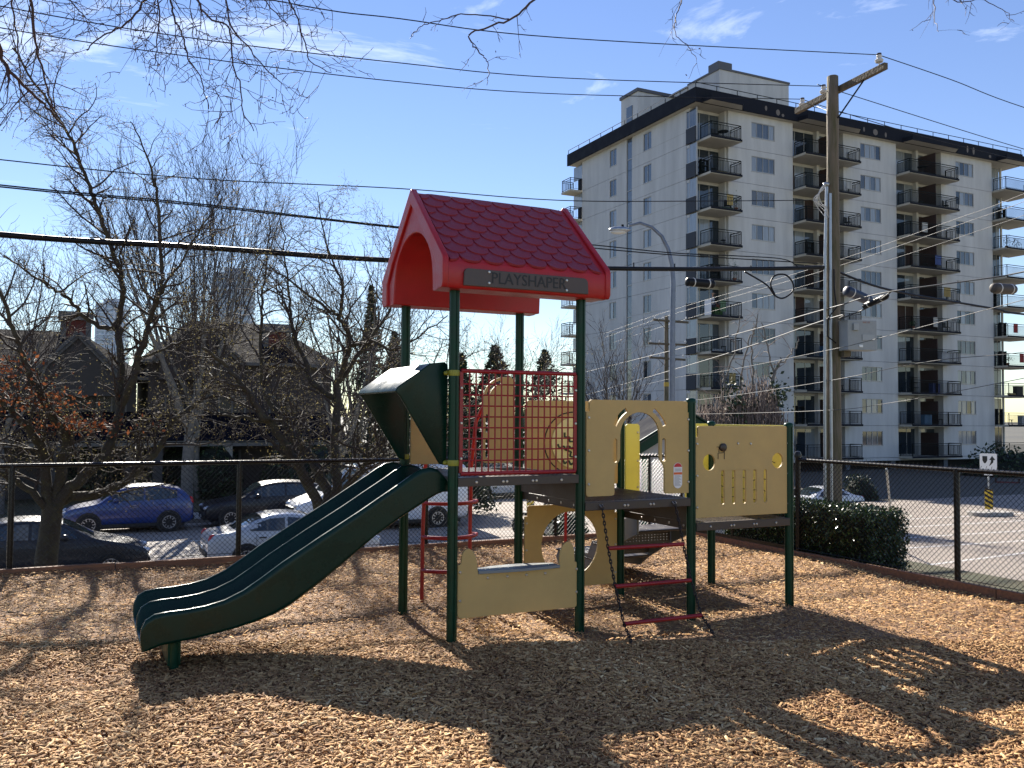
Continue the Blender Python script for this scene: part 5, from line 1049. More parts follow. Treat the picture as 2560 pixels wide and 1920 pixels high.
for main in ([(-4.2,5.1,5.3),(-3.4,5.0,5.2),(-3.17,5.0,4.3),(-3.1,5.05,3.96)], [(-4.2,5.1,5.3),(-3.2,5.3,5.5),(-2.3,5.6,5.2),(-1.6,6.0,5.1),(-.6,6.2,5.3),(.3,6.4,5.3),(1.3,6.5,5.4),(2.4,6.5,5.4),(3.2,6.5,5.3)]): T.tube(smooth_path([np.array(p)-ob for p in main]), .035, .012, 8)
OL = [([(-3.17,5,4.3),(-3.17,5,3.96),(-3.06,5.12,3.84),(-3.04,5.24,3.68),(-2.97,5.36,3.58),(-2.92,5.48,3.51),(-2.88,5.6,3.44)],.018,.007,13),([(-2.9,5.2,5.35),(-2.9,5.2,4.2),(-2.93,5.28,4.12),(-2.94,5.36,3.92),(-2.94,5.44,3.76),(-2.93,5.52,3.61),(-2.92,5.6,3.49)],.013,.005,13),
      ([(-2.3,5.6,5.2),(-2.31,5.6,4.41),(-2.34,5.56,4.26),(-2.39,5.52,4.14),(-2.47,5.48,4.02),(-2.58,5.44,3.94),(-2.64,5.4,3.84)],.011,.004,9),([(-2.2,5.6,5.2),(-2.19,5.5,4.36),(-2.15,5.45,4.2),(-2.1,5.4,4.04),(-2.03,5.35,3.92),(-1.97,5.3,3.75),(-1.87,5.25,3.6),(-1.81,5.2,3.41)],.010,.003,10),
      ([(-2.1,5.65,5.2),(-2.11,5.6,4.41),(-2.03,5.54,4.25),(-1.93,5.49,4.1),(-1.77,5.43,4.0),(-1.73,5.37,3.78),(-1.66,5.31,3.59),(-1.63,5.26,3.43),(-1.54,5.2,3.28)],.010,.003,10),([(-1.95,5.8,5.15),(-1.98,5.8,4.51),(-1.91,5.74,4.35),(-1.84,5.68,4.12),(-1.71,5.62,3.96),(-1.59,5.56,3.81),(-1.49,5.5,3.71)],.009,.003,11),
      ([(-1.6,6,5.1),(-1.62,6,4.61),(-1.54,5.92,4.43),(-1.46,5.84,4.28),(-1.38,5.76,4.05),(-1.32,5.68,3.89),(-1.17,5.6,3.79)],.009,.003,11),
      ([(-3.3,5.0,5.2),(-3.0,5.3,4.5),(-2.75,5.4,4.15),(-2.65,5.4,4.05)],.009,.003,12),([(-2.7,5.4,5.3),(-2.6,5.5,4.5),(-2.45,5.5,4.25),(-2.2,5.4,4.1)],.009,.003,12),([(-2.95,5.3,4.6),(-3.1,5.4,4.2),(-3.12,5.5,3.9),(-3.15,5.6,3.6)],.009,.003,13),
      ([(-2.0,5.7,4.9),(-1.75,5.7,4.5),(-1.6,5.6,4.25),(-1.45,5.6,4.1)],.008,.003,12),([(-2.4,5.6,4.7),(-2.25,5.5,4.25),(-2.2,5.4,3.95),(-2.22,5.4,3.75)],.008,.003,12),
      ([(-.2,6.3,5.3),(.27,6.4,4.82),(.14,6.3,4.61),(0,6.2,4.43),(-.18,6.1,4.32),(-.31,6,4.22),(-.28,6,4.14),(-.22,5.9,4.04),(-.18,5.9,3.98),(-.17,5.8,3.85),(-.18,5.8,3.79)],.011,.002,4),([(-.04,6.2,4.42),(-.25,6.1,4.4),(-.39,6,4.36),(-.49,6,4.32),(-.61,5.9,4.24),(-.66,5.9,4.2),(-.69,5.8,4.1)],.006,.002,4),
      ([(1.3,6.5,5.35),(1.26,6.5,4.85),(1.22,6.4,4.64),(1.16,6.3,4.45),(1.15,6.2,4.31),(1.22,6.1,4.18),(1.25,6,4.05)],.006,.002,6),([(3.1,6.5,5.3),(3.16,6.5,4.87),(3.25,6.4,4.66),(3.36,6.3,4.63),(3.46,6.2,4.51),(3.49,6.1,4.38)],.006,.002,5),([(3.0,6.5,5.3),(3.1,6.5,4.86),(3.08,6.4,4.65),(3.03,6.3,4.49),(3.01,6.2,4.35)],.006,.002,4)]
for (pts, r0, r1, per) in OL:
    P2 = dict(PO); 
    if per < 7: P2['len'] = [.26,.14,.06]
    limb(T, TW, [np.array(p)-ob for p in pts], r0*.85, r1*.85, rr, P2, per*1.1, .3, .004)
obj('trunk', T.mesh('trunk', M_TWIGR), M_TWIGR, OT); obj('twigs', TW.mesh('twigs', M_TWIGR), M_TWIGR, OT, kind='stuff'); spur_leaves(TW, rr, 1, M_BUDR, .016, 'buds', OT, .004, .6)

# background bare trees: upright fans
PF = dict(levels=4, seg=[.9,.6,.4,.3], gn=[.05,.07,.09,.12], trop=[(0,0,.06),(0,0,.05),(0,0,.04),(0,0,.02)], tap=.3, sides=[6,5,3,3], kids=[1.3,1.6,2.2], start=[.15,.15,.15], ang=[26,28,30], len=[4.2,2.3,1.2], rk=[.5,.5,.5], rmin=.010, r0=.06, perm=True)
def fan_tree(label, base, h, seed, m=M_TWIG, stems=5, spread=.25, r=.16, trunk_m=M_GBARK, scale=1.0):
    rr = np.random.default_rng(seed); t = thing('bare_tree', label, 'tree', base, 0, 'bare street trees'); T, TW = Twig(), Twig(); th_ = h*.24
    pp = smooth_path([(0,0,0),(rr.normal(0,.05),rr.normal(0,.05),th_*.6),(rr.normal(0,.08),0,th_)]); T.tube(pp, r, r*.8, 9)
    PP = dict(PF); PP['len'] = [x*h/11*scale for x in PF['len']]
    for i in range(stems):
        a = 2*math.pi*(i+.6*rr.random())/stems; d = np.array([math.cos(a)*spread*1.3, math.sin(a)*spread, 1.0]); 
        pts = [pp[-1]]; dd = nrm(d); n = 9; L_ = (h-th_)*(.75+.3*rr.random())
        for q in range(n): dd = nrm(dd+rr.normal(0,.05,3)+np.array([0,0,.04])); pts.append(pts[-1]+dd*L_/n)
        T.tube(pts, r*.5, .012, 6)
        for q in range(int(L_*1.6)):
            tt = .12+.86*rr.random(); ii = min(n-1, int(tt*n)); p_ = pts[ii]+(pts[ii+1]-pts[ii])*(tt*n-ii); ax = nrm(pts[ii+1]-pts[ii]); sd_ = nrm(np.cross(ax, rr.normal(0,1,3))); an = R(30)
            grow(TW, p_, ax*math.cos(an)+sd_*math.sin(an), PP['len'][0]*(.4+.7*rr.random())*(1.15-.75*tt), .035*(1.1-tt), 1, rr, PP)
    obj('trunk', T.mesh('trunk', trunk_m), trunk_m, t); obj('twigs', TW.mesh('twigs', m), m, t, kind='stuff'); return t
fan_tree('tall leafless fan shaped tree behind the dark blue awning houses', (-14.3, 40.5, -2.3), 15.2, 41, stems=7, spread=.30)
fan_tree('grey trunked leafless street tree right of the blue car', (-12.45, 34.2, -2.3), 13.0, 42, stems=5, spread=.35, r=.24)
fan_tree('leafless tree against the sky at the far left edge', (-19.5, 34, -2.3), 10.5, 43, stems=6, spread=.42)
fan_tree('leafless tree behind the narrow conifer left of the red roof', (-6.6, 38, -2.3), 10.8, 44, stems=6, spread=.34)
fan_tree('leafless street tree between the black car and the van', (-6.9, 36.0, -2.3), 9.0, 45, stems=5, spread=.35, r=.2)
fan_tree('small leafless tree in front of the left apartment wall', (5.6, 48, -3.4), 9.6, 46, stems=6, spread=.32, r=.12)
fan_tree('leafless tree seen below the red roof by the evergreens', (.2, 62, -3.4), 10.6, 47, stems=6, spread=.36)
fan_tree('twiggy leafless tree left of the red brick chimney', (-24.8, 44, -2.3), 9.2, 48, stems=6, spread=.5)

# conifers and evergreen masses
M_FIR = attr_mat('fir_needles', 'tone', [(0,(.010,.022,.012)),(.6,(.03,.052,.026)),(1,(.065,.09,.045))], .8, .2)
M_EVER = attr_mat('dark_evergreen_leaves', 'tone', [(0,(.008,.018,.009)),(.6,(.02,.04,.016)),(1,(.045,.07,.022))], .6, .4)
M_HEDGE = attr_mat('hedge_leaves', 'tone', [(0,(.012,.030,.008)),(.6,(.030,.065,.014)),(1,(.06,.10,.024))], .40, .6, .08)
def conifer(label, base, h, rad, seed, m=M_FIR, n=3600, tr=M_BARK, size=.42):
    rr = np.random.default_rng(seed); t = thing('conifer', label, 'tree', base, 0, 'background conifers'); obj('trunk', MB().lathe((0,0,0),[(.22,0),(.03,h*.97)],8), tr, t)
    k = rr.random(n)**1.15; z = h*(.10+.90*k); lay = .72+.28*np.abs(np.sin(z*1.5+seed)); Rr = rad*(1.02-k)*lay*np.sqrt(rr.random(n)); a = rr.random(n)*2*np.pi; lump = 1+.25*np.sin(3*a+seed)+.15*np.sin(5*a+z)
    c = np.stack([Rr*lump*np.cos(a), Rr*lump*np.sin(a), z-.25*Rr],-1); obj('needles', leaf_mesh(c, size*.35, size, rr, m, flat=.4), m, t, kind='stuff')
conifer('narrow dark conifer left of the red roof eave', (-9.6,60,-2.8), 13.2, 2.4, 51)
conifer('dark conifer seen between the green posts', (-1.7,88,-4), 12.6, 6.6, 52, size=.8, n=2300); conifer('dark conifer right of the rear green post', (3.3,90,-4), 12.4, 6.4, 53, size=.6, n=2300)
conifer('broad dark conifer behind the lattice barrier', (-4.6,80,-4), 11.2, 4.4, 54, size=.65); conifer('low dark conifer below the roof behind the slide hood', (-6.3,70,-3), 8.2, 3.4, 55, size=.6)
conifer('ragged dark conifer between the two leafless trees', (-7.6,57,-2.6), 9.6, 2.6, 57)
def shrub(name, label, base, rx, ry, rz, n, seed, m=M_EVER, size=.16, cat='shrub', power=2.0, trunkm=M_BARK):
    rr = np.random.default_rng(seed); t = thing(name, label, cat, base, 0, 'evergreen shrubs'); u = rr.normal(0,1,(n,3)); u /= np.linalg.norm(u,axis=1)[:,None]; u[:,2] = np.abs(u[:,2])
    r_ = (.78+.22*rr.random(n))*(1+.06*np.sin(5*u[:,0]+seed)+.06*np.sin(7*u[:,1])); c = u*r_[:,None]*[rx,ry,rz]
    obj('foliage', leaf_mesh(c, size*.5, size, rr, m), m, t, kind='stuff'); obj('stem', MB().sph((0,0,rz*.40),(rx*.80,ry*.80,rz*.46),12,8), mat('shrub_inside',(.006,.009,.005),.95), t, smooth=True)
shrub('round_shrub', 'big clipped round shrub right of the utility pole', (18.0,46,-3.4), 1.0,1.0,2.2, 2600, 61, size=.13)
shrub('evergreen_shrub', 'dark evergreen shrub left of the porch column', (-15.4,42.5,-2.3), 2.2,1.6,3.1, 2600, 62, size=.22)
shrub('evergreen_shrub', 'dark evergreen shrub beside the pale doorway', (-13.7,41.2,-2.3), 1.3,1.2,3.0, 1700, 63, size=.2)
shrub('evergreen_shrub', 'dark evergreen shrub right of the porch under the awning', (-10.2,41.5,-2.3), 1.6,1.3,3.0, 1800, 64, size=.2)
shrub('evergreen_shrub', 'leafy shrub below the rust coloured leaves at left', (-19.5,41,-2.3), 2.2,1.5,2.6, 1900, 65, size=.22)
shrub('evergreen_shrub', 'dark shrubs at the foot of the apartment corner far right', (37.0,66,-4.9), 4.5,2.5,4.6, 3400, 66, size=.3)
shrub('evergreen_shrub', 'dark evergreen shrub behind the white van', (-3.2,37,-2.3), 2.6,1.6,3.4, 2400, 67, size=.22)
shrub('evergreen_shrub', 'wide dark shrub behind the black car', (-7.6,39.5,-2.3), 2.6,1.6,2.8, 2200, 68, size=.22)
# clipped hedge on the right, behind the fence
HG = thing('clipped_hedge', 'low glossy clipped hedge behind the right hand fence', 'hedge', S(5.10,.92,-.02), YA); rr = np.random.default_rng(71)
def box_leaves(n, x0, x1, y0, y1, z0, z1, rr, jit=.035):
    c = rr.random((n,3))*[x1-x0,y1-y0,z1-z0]+[x0,y0,z0]; f = rr.integers(0,5,n); 
    c[f==0,0] = x0; c[f==1,0] = x1; c[f==2,1] = y0; c[f==3,1] = y1; c[f==4,2] = z1; return c+rr.normal(0,jit,(n,3))
obj('foliage', leaf_mesh(np.concatenate([box_leaves(15000, 0,.50,0,2.3,.0,.60,rr), rr.random((2200,3))*[.5,2.3,.09]+[0,0,.58]]), .022, .045, rr, M_HEDGE), M_HEDGE, HG, kind='stuff')
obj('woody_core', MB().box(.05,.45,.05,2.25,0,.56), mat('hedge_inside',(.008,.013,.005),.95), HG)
# dark evergreen mass at the corner seen through the crawl hole
shrub('evergreen_shrub', 'leafy shrub seen through the round crawl hole', S(4.3,5.9,-.95), .45,.5,1.25, 2400, 72, m=M_HEDGE, size=.06)
# vine covered snag
SN = thing('vine_covered_tree', 'broken leafless tree hung with brown vines and ivy before the apartments', 'tree', (10.0,38,-2.5)); rr = np.random.default_rng(81); T, TW = Twig(), Twig()
PV = dict(levels=3, seg=[.3,.25,.2], gn=[.15,.2,.2], trop=[(0,0,0),(0,0,.0),(0,0,0)], tap=.3, sides=[6,4,3], kids=[2,3], start=[.2,.2], ang=[45,45], len=[1.2,.6], rk=[.5,.5], rmin=.008, r0=.03)
for pts, r0 in (([(0,0,0),(-.1,0,2),(.1,0,4),(-.05,0,5.2)],.28),([(-.05,0,2.5),(-.7,.2,4.2),(-.85,.2,5.6),(-1.0,.2,6.3)],.12),([(.1,0,3),(.9,0,5),(1.35,0,6.2),(1.5,0,6.7)],.14),([(.05,0,4),(.35,0,5.8),(.3,0,7.2),(.55,0,8.6)],.06),([(-.1,0,4.5),(-.2,0,6.2),(.25,0,7.6),(.5,0,8.0)],.05),([(1.2,0,5.8),(1.0,0,7.0),(.7,0,8.2)],.05),([(-.9,.2,5.6),(-.5,.1,6.8),(-.2,.1,8.6)],.05),([(1.4,0,6.4),(2.0,0,6.9),(2.3,0,7.5)],.04)):
    limb(T, TW, pts, r0, .02, rr, PV, 1.6, .3, .04)
for i in range(1500):
    a = rr.random()*2*math.pi; q = rr.random()**.5; x, y = 2.25*q*math.cos(a)-.25, 1.2*q*math.sin(a)-.3; top = 5.3*(1-.45*q*q)+rr.normal(0,.35)+.6*math.sin(x*2); L_ = .8+2.2*rr.random(); n = 6
    zz = np.linspace(top, max(.4,top-L_), n); pts = np.stack([x+np.cumsum(rr.normal(0,.05,n)), y+np.cumsum(rr.normal(0,.05,n)), zz],-1); TW.tube(pts, .016, .007, 3)
M_VINE = mat('dry_vine', (.19,.15,.13), .9, var=.35, vscale=2)
obj('trunk', T.mesh('trunk', M_GBARK), M_GBARK, SN); obj('vines', TW.mesh('vines', M_VINE), M_VINE, SN, kind='stuff')
c = np.concatenate([rr.normal(0,1,(320,3))*[.3,.3,.6]+[-.6,-.5,4.5], rr.normal(0,1,(220,3))*[.22,.3,.4]+[1.3,-.4,5.0], rr.normal(0,1,(420,3))*[.45,.3,1.0]+[-.1,-.8,2.2]])
obj('ivy', leaf_mesh(c, .12, .17, rr, M_EVER), M_EVER, SN, kind='stuff')

# ================================================================== VEHICLES
def paint(name, c, rough=.32): return mat(name, c, rough, 0.0, coat=.8 if max(c) > .1 else .25, spec=.6 if max(c) > .1 else .25)
def wheel_meshes():
    ty = mk(MB().lathe((0,0,0),[(.60,-.30),(.93,-.32),(1.0,-.22),(1.0,.22),(.93,.32),(.60,.30)],28,'y')); ty.materials.append(M_TYRE); ty.polygons.foreach_set('use_smooth',[True]*len(ty.polygons)); ty.set_sharp_from_angle(angle=R(40))
    mb = MB(); mb.lathe((0,-.20,0),[(.64,.0),(.64,-.10),(.58,-.10),(.57,.0)],28,'y'); mb.lathe((0,-.18,0),[(.15,0),(.15,-.08),(.1,-.10)],12,'y')
    for k in range(10):
        a = 2*math.pi*k/10; mb.bar((.12*math.cos(a),-.25,.12*math.sin(a)),(.60*math.cos(a+.08),-.27,.60*math.sin(a+.08)),.09,.05,(0,1,0))
    rm = mk(mb); rm.materials.append(M_RIM); dk = mk(MB().lathe((0,-.12,0),[(.60,.0),(.60,-.03)],24,'y')); dk.materials.append(M_TRIM); return ty, rm, dk
TYRE, RIM, WDISC = wheel_meshes()
def car(name, label, loc, rot, L_, W_, st, m, wr, wx, glass, rear_x, cat='car', zb=.22, roofw=.78, stripe=None, tail=(.55,.95), head=(.6,.78), ws=None, rw=None, doors=()):
    # st: stations (x fraction from the nose, shoulder height, top height); nose at -x
    t = thing(name, label, cat, loc, rot, 'parked vehicles'); hw_ = W_/2; V = []; nn = 13; info = []
    for (fx, zs, zt) in st:
        x = -L_/2+fx*L_; tap = 1-.16*max(0,(.10-fx)/.10)**1.5-.10*max(0,(fx-.93)/.07)**1.5; w_ = hw_*tap; cab = zt-zs > .18; rwid = w_*(roofw if cab else .90); b = zb+.10*max(0,(.06-fx)/.06)+.12*max(0,(fx-.94)/.06)
        half = [(0,b),(w_*.86,b),(w_*.97,b+.10),(w_*1.0,(b+zs)/2+.02),(w_*.965,zs),(rwid+ (w_*.965-rwid)*.08, zt-.07 if cab else zt-.012),(rwid*.86,zt-.012)]
        ring = [(x,-y,z) for (y,z) in half[1:]]+[(x,0,zt)]+[(x,y,z) for (y,z) in reversed(half[1:])]; V += ring; info.append((x,w_,zs,zt,rwid,b)); nn = len(ring)
    mb = MB(); mb.v = V; k = len(st)
    for i in range(k-1):
        for j in range(nn): mb.f.append((i*nn+j, i*nn+(j+1)%nn, (i+1)*nn+(j+1)%nn, (i+1)*nn+j))
    mb.f.append(tuple(range(nn))); mb.f.append(tuple((k-1)*nn+i for i in reversed(range(nn))))
    body = obj('body', mb, m, t, smooth=True, sub=2, fix=True)
    def at(fx):
        x = -L_/2+fx*L_; xs = [q[0] for q in info]; out = [x]
        for c in range(1,6): out.append(float(np.interp(x, xs, [q[c] for q in info])))
        return out
    def side_glass(f0, f1, name='side_window', zo=.05, zi=.12):
        for sgn in (-1,1):
            lo, hi = [], []
            for f in np.linspace(f0, f1, 9):
                x,w_,zs,zt,rwid,b = at(f); zl = zs+zo; zh = max(zl+.01, zt-zi); yl = w_*.965+(rwid-w_*.965)*(zl-zs)/max(.05,zt-.07-zs); yh = w_*.965+(rwid-w_*.965)*(zh-zs)/max(.05,zt-.07-zs)
                lo.append((x,sgn*(yl+.006),zl)); hi.append((x,sgn*(yh+.006),zh))
            q = MB(); n = len(lo); q.add(lo+hi, [(i,i+1,n+i+1,n+i) for i in range(n-1)]); obj(name, q, M_CARGLASS, t, smooth=True)
    for (f0,f1) in glass: side_glass(f0,f1)
    def cross_glass(f0, f1, nm):
        q = MB(); rows = []
        for f in np.linspace(f0, f1, 7):
            x,w_,zs,zt,rwid,b = at(f); yy = rwid*.90 if zt-zs > .18 else w_*.80; rows.append([(x,-yy,zt-.028),(x,-yy*.5,zt+.006),(x,0,zt+.012),(x,yy*.5,zt+.006),(x,yy,zt-.028)])
        v = [p for r_ in rows for p in r_]; q.add(v, [(i*5+j,i*5+j+1,(i+1)*5+j+1,(i+1)*5+j) for i in range(len(rows)-1) for j in range(4)]); obj(nm, q, M_CARGLASS, t, smooth=True)
    if ws: cross_glass(*ws, 'windscreen')
    if rw: cross_glass(*rw, 'rear_window')
    for fx in wx:
        x = -L_/2+fx*L_
        for sgn in (-1,1):
            wn = thing('wheel', None, None, (x, sgn*(hw_-.072), wr), 0); wn.parent = t; rz = 0 if sgn < 0 else math.pi
            inst('tyre', TYRE, wn, rot=rz, scale=(wr,wr*.95,wr)); inst('rim', RIM, wn, rot=rz, scale=(wr*1.02,wr,wr*1.02)); inst('hub_disc', WDISC, wn, rot=rz, scale=(wr,wr,wr))
            obj('wheel_arch', MB().lathe((x,sgn*(hw_-.058),wr*1.02),[(wr*1.20,-.055),(wr*1.20,.055)],28,'y'), M_TRIM, t)
    z0 = zb
    for sgn in (-1,1):
        obj('sill_trim', MB().box(-L_/2+wx[0]*L_+wr*1.2, -L_/2+wx[1]*L_-wr*1.2, sgn*hw_*.965-.02, sgn*hw_*.965+.02, zb+.0, zb+.11), M_TRIM, t, bevel=.01)
        x,w_,zs,zt,rwid,b = at(head[0] if head[0] < .2 else .03)
        obj('headlight', MB().sph((-L_/2+.035*L_, sgn*w_*.74, at(.04)[2]-.10),(.20,.13,.085),12,8), M_LAMPW, t, smooth=True)
        obj('tail_light', MB().sph((L_/2-.030*L_, sgn*at(.97)[1]*.84, tail[1]),(.11,.09,.16),12,8), M_LAMPR, t, smooth=True)
        f = glass[0][0]+.06; q = at(f); obj('side_mirror', MB().sph((q[0], sgn*(hw_+.08), q[2]+.10),(.10,.09,.075),10,7), m, t, smooth=True)
        for f in doors:
            q = at(f); obj('door_handle', MB().box(q[0]-.09,q[0]+.09,sgn*(hw_*.985)-.015,sgn*(hw_*.985)+.015,q[2]-.13,q[2]-.10), M_TRIM if stripe else m, t, bevel=.006)
            obj('door_seam', MB().box(q[0]+.16,q[0]+.168,sgn*hw_*.99-.006,sgn*hw_*.99+.006,zb+.14,q[2]-.02), M_TRIM, t)
    obj('front_bumper', MB().box(-L_/2-.03,-L_/2+.12,-hw_*.68,hw_*.68,zb+.08,zb+.26), M_TRIM, t, bevel=.03); obj('rear_bumper', MB().box(L_/2-.14,L_/2+.02,-hw_*.75,hw_*.75,zb+.14,zb+.30), M_TRIM, t, bevel=.03)
    obj('number_plate', MB().box(-L_/2-.045,-L_/2-.031,-.16,.16,zb+.14,zb+.22), M_WHITEL, t); obj('number_plate', MB().box(L_/2+.021,L_/2+.035,-.16,.16,zb+.30,zb+.40), M_WHITEL, t)
    obj('grille', MB().box(-L_/2-.015,-L_/2+.1,-hw_*.5,hw_*.5,at(.03)[2]-.20,at(.03)[2]-.08), M_TRIM, t, bevel=.02); obj('underbody', MB().box(-L_/2+.3,L_/2-.3,-hw_*.8,hw_*.8,zb-.06,zb+.05), M_TRIM, t)
    return t
SUV = [(0,.56,.60),(.015,.74,.78),(.05,.84,.87),(.14,.92,.95),(.25,.98,1.02),(.29,1.0,1.10),(.36,1.02,1.36),(.43,1.03,1.54),(.55,1.04,1.62),(.72,1.06,1.61),(.85,1.09,1.53),(.91,1.10,1.44),(.955,1.08,1.24),(.985,1.0,1.04),(1.0,.72,.76)]
SED = [(0,.52,.56),(.015,.66,.69),(.05,.74,.77),(.14,.82,.85),(.27,.90,.93),(.31,.91,1.0),(.38,.92,1.24),(.45,.93,1.39),(.55,.94,1.44),(.66,.95,1.42),(.75,.96,1.28),(.83,.97,1.06),(.88,.97,1.0),(.96,.94,.97),(.99,.84,.88),(1.0,.66,.70)]
HON = [(0,.52,.56),(.015,.68,.71),(.05,.78,.80),(.14,.88,.91),(.24,.95,.99),(.28,.96,1.06),(.36,.98,1.30),(.44,.99,1.46),(.56,1.0,1.53),(.70,1.02,1.51),(.80,1.03,1.36),(.88,1.03,1.12),(.93,1.02,1.05),(.985,.92,.96),(1.0,.7,.74)]
VAN = [(0,.60,.66),(.012,.84,.90),(.04,1.02,1.06),(.11,1.14,1.20),(.15,1.20,1.30),(.20,1.24,1.62),(.26,1.26,2.02),(.31,1.26,2.24),(.40,1.26,2.32),(.70,1.26,2.34),(.96,1.26,2.32),(.985,1.26,2.26),(1.0,1.20,2.1)]
ZS = -2.42
car('parked_car','bright blue hatchback parked across the street on the left', S(-.70,27.65,ZS), YA, 4.1, 1.78, SUV, paint('blue_car_paint',(.002,.026,.155)), .335, (.19,.80), [(.33,.60),(.615,.86)], .9, ws=(.285,.425), rw=(.92,.97), tail=(.5,1.02), doors=(.52,.74))
car('parked_car','black sport utility car parked behind the blue one', S(4.0,27.7,ZS), YA, 4.6, 1.85, SUV, paint('black_car_paint',(.010,.011,.016)), .35, (.19,.80), [(.33,.60),(.615,.86)], .9, ws=(.285,.425), rw=(.92,.97), tail=(.5,1.05), doors=(.52,.74))
car('cargo_van','white high roofed cargo van right of the slide', S(7.45,25.2,ZS), YA, 6.4, 2.0, VAN, paint('white_van_paint',(.62,.64,.68)), .35, (.155,.80), [(.22,.36)], .9, cat='van', ws=(.155,.30), tail=(.5,1.35), doors=(.32,), roofw=.86, stripe=True)
car('parked_car','silver sedan parked nearest behind the lower slide', S(2.95,18.7,ZS), YA+math.pi, 4.6, 1.78, SED, paint('silver_car_paint',(.42,.44,.47),.28), .32, (.19,.79), [(.36,.56),(.575,.77)], .9, ws=(.30,.44), rw=(.70,.85), tail=(.5,.80), doors=(.50,.70), stripe=True)
car('parked_car','dark grey car nosing right behind the leaning trunk', S(-3.0,18.7,ZS), YA+math.pi, 4.6, 1.78, HON, paint('dark_car_paint',(.022,.024,.030)), .32, (.19,.79), [(.35,.56),(.575,.80)], .9, ws=(.27,.42), rw=(.80,.90), tail=(.5,.80), doors=(.50,.70))
car('parked_car','distant silver car seen under the tall deck', S(16.9,35.2,-2.55), YA+.25, 4.5, 1.76, SED, paint('pale_silver_paint',(.48,.50,.52),.28), .32, (.19,.79), [(.36,.56),(.575,.77)], .9, ws=(.30,.44), rw=(.70,.85), tail=(.5,.80), doors=(.5,.7))
car('parked_car','white car parked behind the utility pole', (15.6,45.2,-3.25), YA-.1, 4.5, 1.76, SED, paint('white_car_paint',(.6,.62,.66),.3), .32, (.19,.79), [(.36,.56),(.575,.77)], .9, ws=(.30,.44), rw=(.70,.85), tail=(.5,.80), doors=(.5,.7))
# motorcycle glimpsed beside the rear green post
mc = thing('motorcycle', 'parked motorcycle glimpsed beside the rear green post', 'motorcycle', S(11.4,20.6,ZS), YA+1.9)
for x in (-.70,.70):
    wn = thing('wheel', None, None, (x,0,.31)); wn.parent = mc; obj('tyre', MB().tube([(.27*math.cos(a),0,.27*math.sin(a)) for a in np.linspace(0,2*math.pi,22)], .055, 8, False), M_TYRE, wn, smooth=True)
    obj('rim', MB().lathe((0,-.03,0),[(.22,0),(.22,.06),(.05,.06)],16,'y'), M_RIM, wn)
obj('engine', MB().sph((0,0,.45),(.30,.16,.22)), M_GALV, mc, smooth=True); obj('fuel_tank', MB().sph((-.18,0,.80),(.30,.15,.14)), paint('black_car_paint',(.01,.011,.016)), mc, smooth=True); obj('seat', MB().sph((.35,0,.76),(.42,.14,.08)), M_TRIM, mc, smooth=True)
obj('fork', MB().tube([(-.70,-.09,.31),(-.42,-.09,.98)],.025,6).tube([(-.70,.09,.31),(-.42,.09,.98)],.025,6), M_GALV, mc); obj('handlebar', MB().tube([(-.30,-.38,1.05),(-.42,-.12,1.0),(-.42,.12,1.0),(-.30,.38,1.05)],.018,6), M_GALV, mc)
obj('headlight', MB().sph((-.55,0,.88),(.10,.10,.10)), M_LAMPW, mc, smooth=True); obj('windshield', MB().prism([(-.18,1.0),(.18,1.0),(.14,1.32),(-.14,1.32)],[],-.60,-.59,YZ), M_CARGLASS, mc, fix=True); obj('exhaust', MB().tube([(-.1,-.16,.30),(.8,-.18,.34)],.045,8), M_GALV, mc, smooth=True)
hp_ = thing('hazard_post', 'yellow and black striped post beside the motorcycle', 'marker post', S(12.2,22.4,ZS), YA)
obj('board', MB().box(-.15,.15,-.01,.01,.10,1.30), mat('hazard_yellow',(.62,.42,.03),.5), hp_); obj('post', MB().lathe((0,.04,0),[(.03,0),(.03,1.9)],8), M_GALV, hp_)
for k in range(6): obj('stripe', MB().prism([(-.148,.14+.2*k),(.148,.24+.2*k),(.148,.14+.2*k+.2 if k < 5 else 1.29),(-.148,.24+.2*k)],[],-.014,-.011,XZ), M_BLACKPAINT, hp_, fix=True)

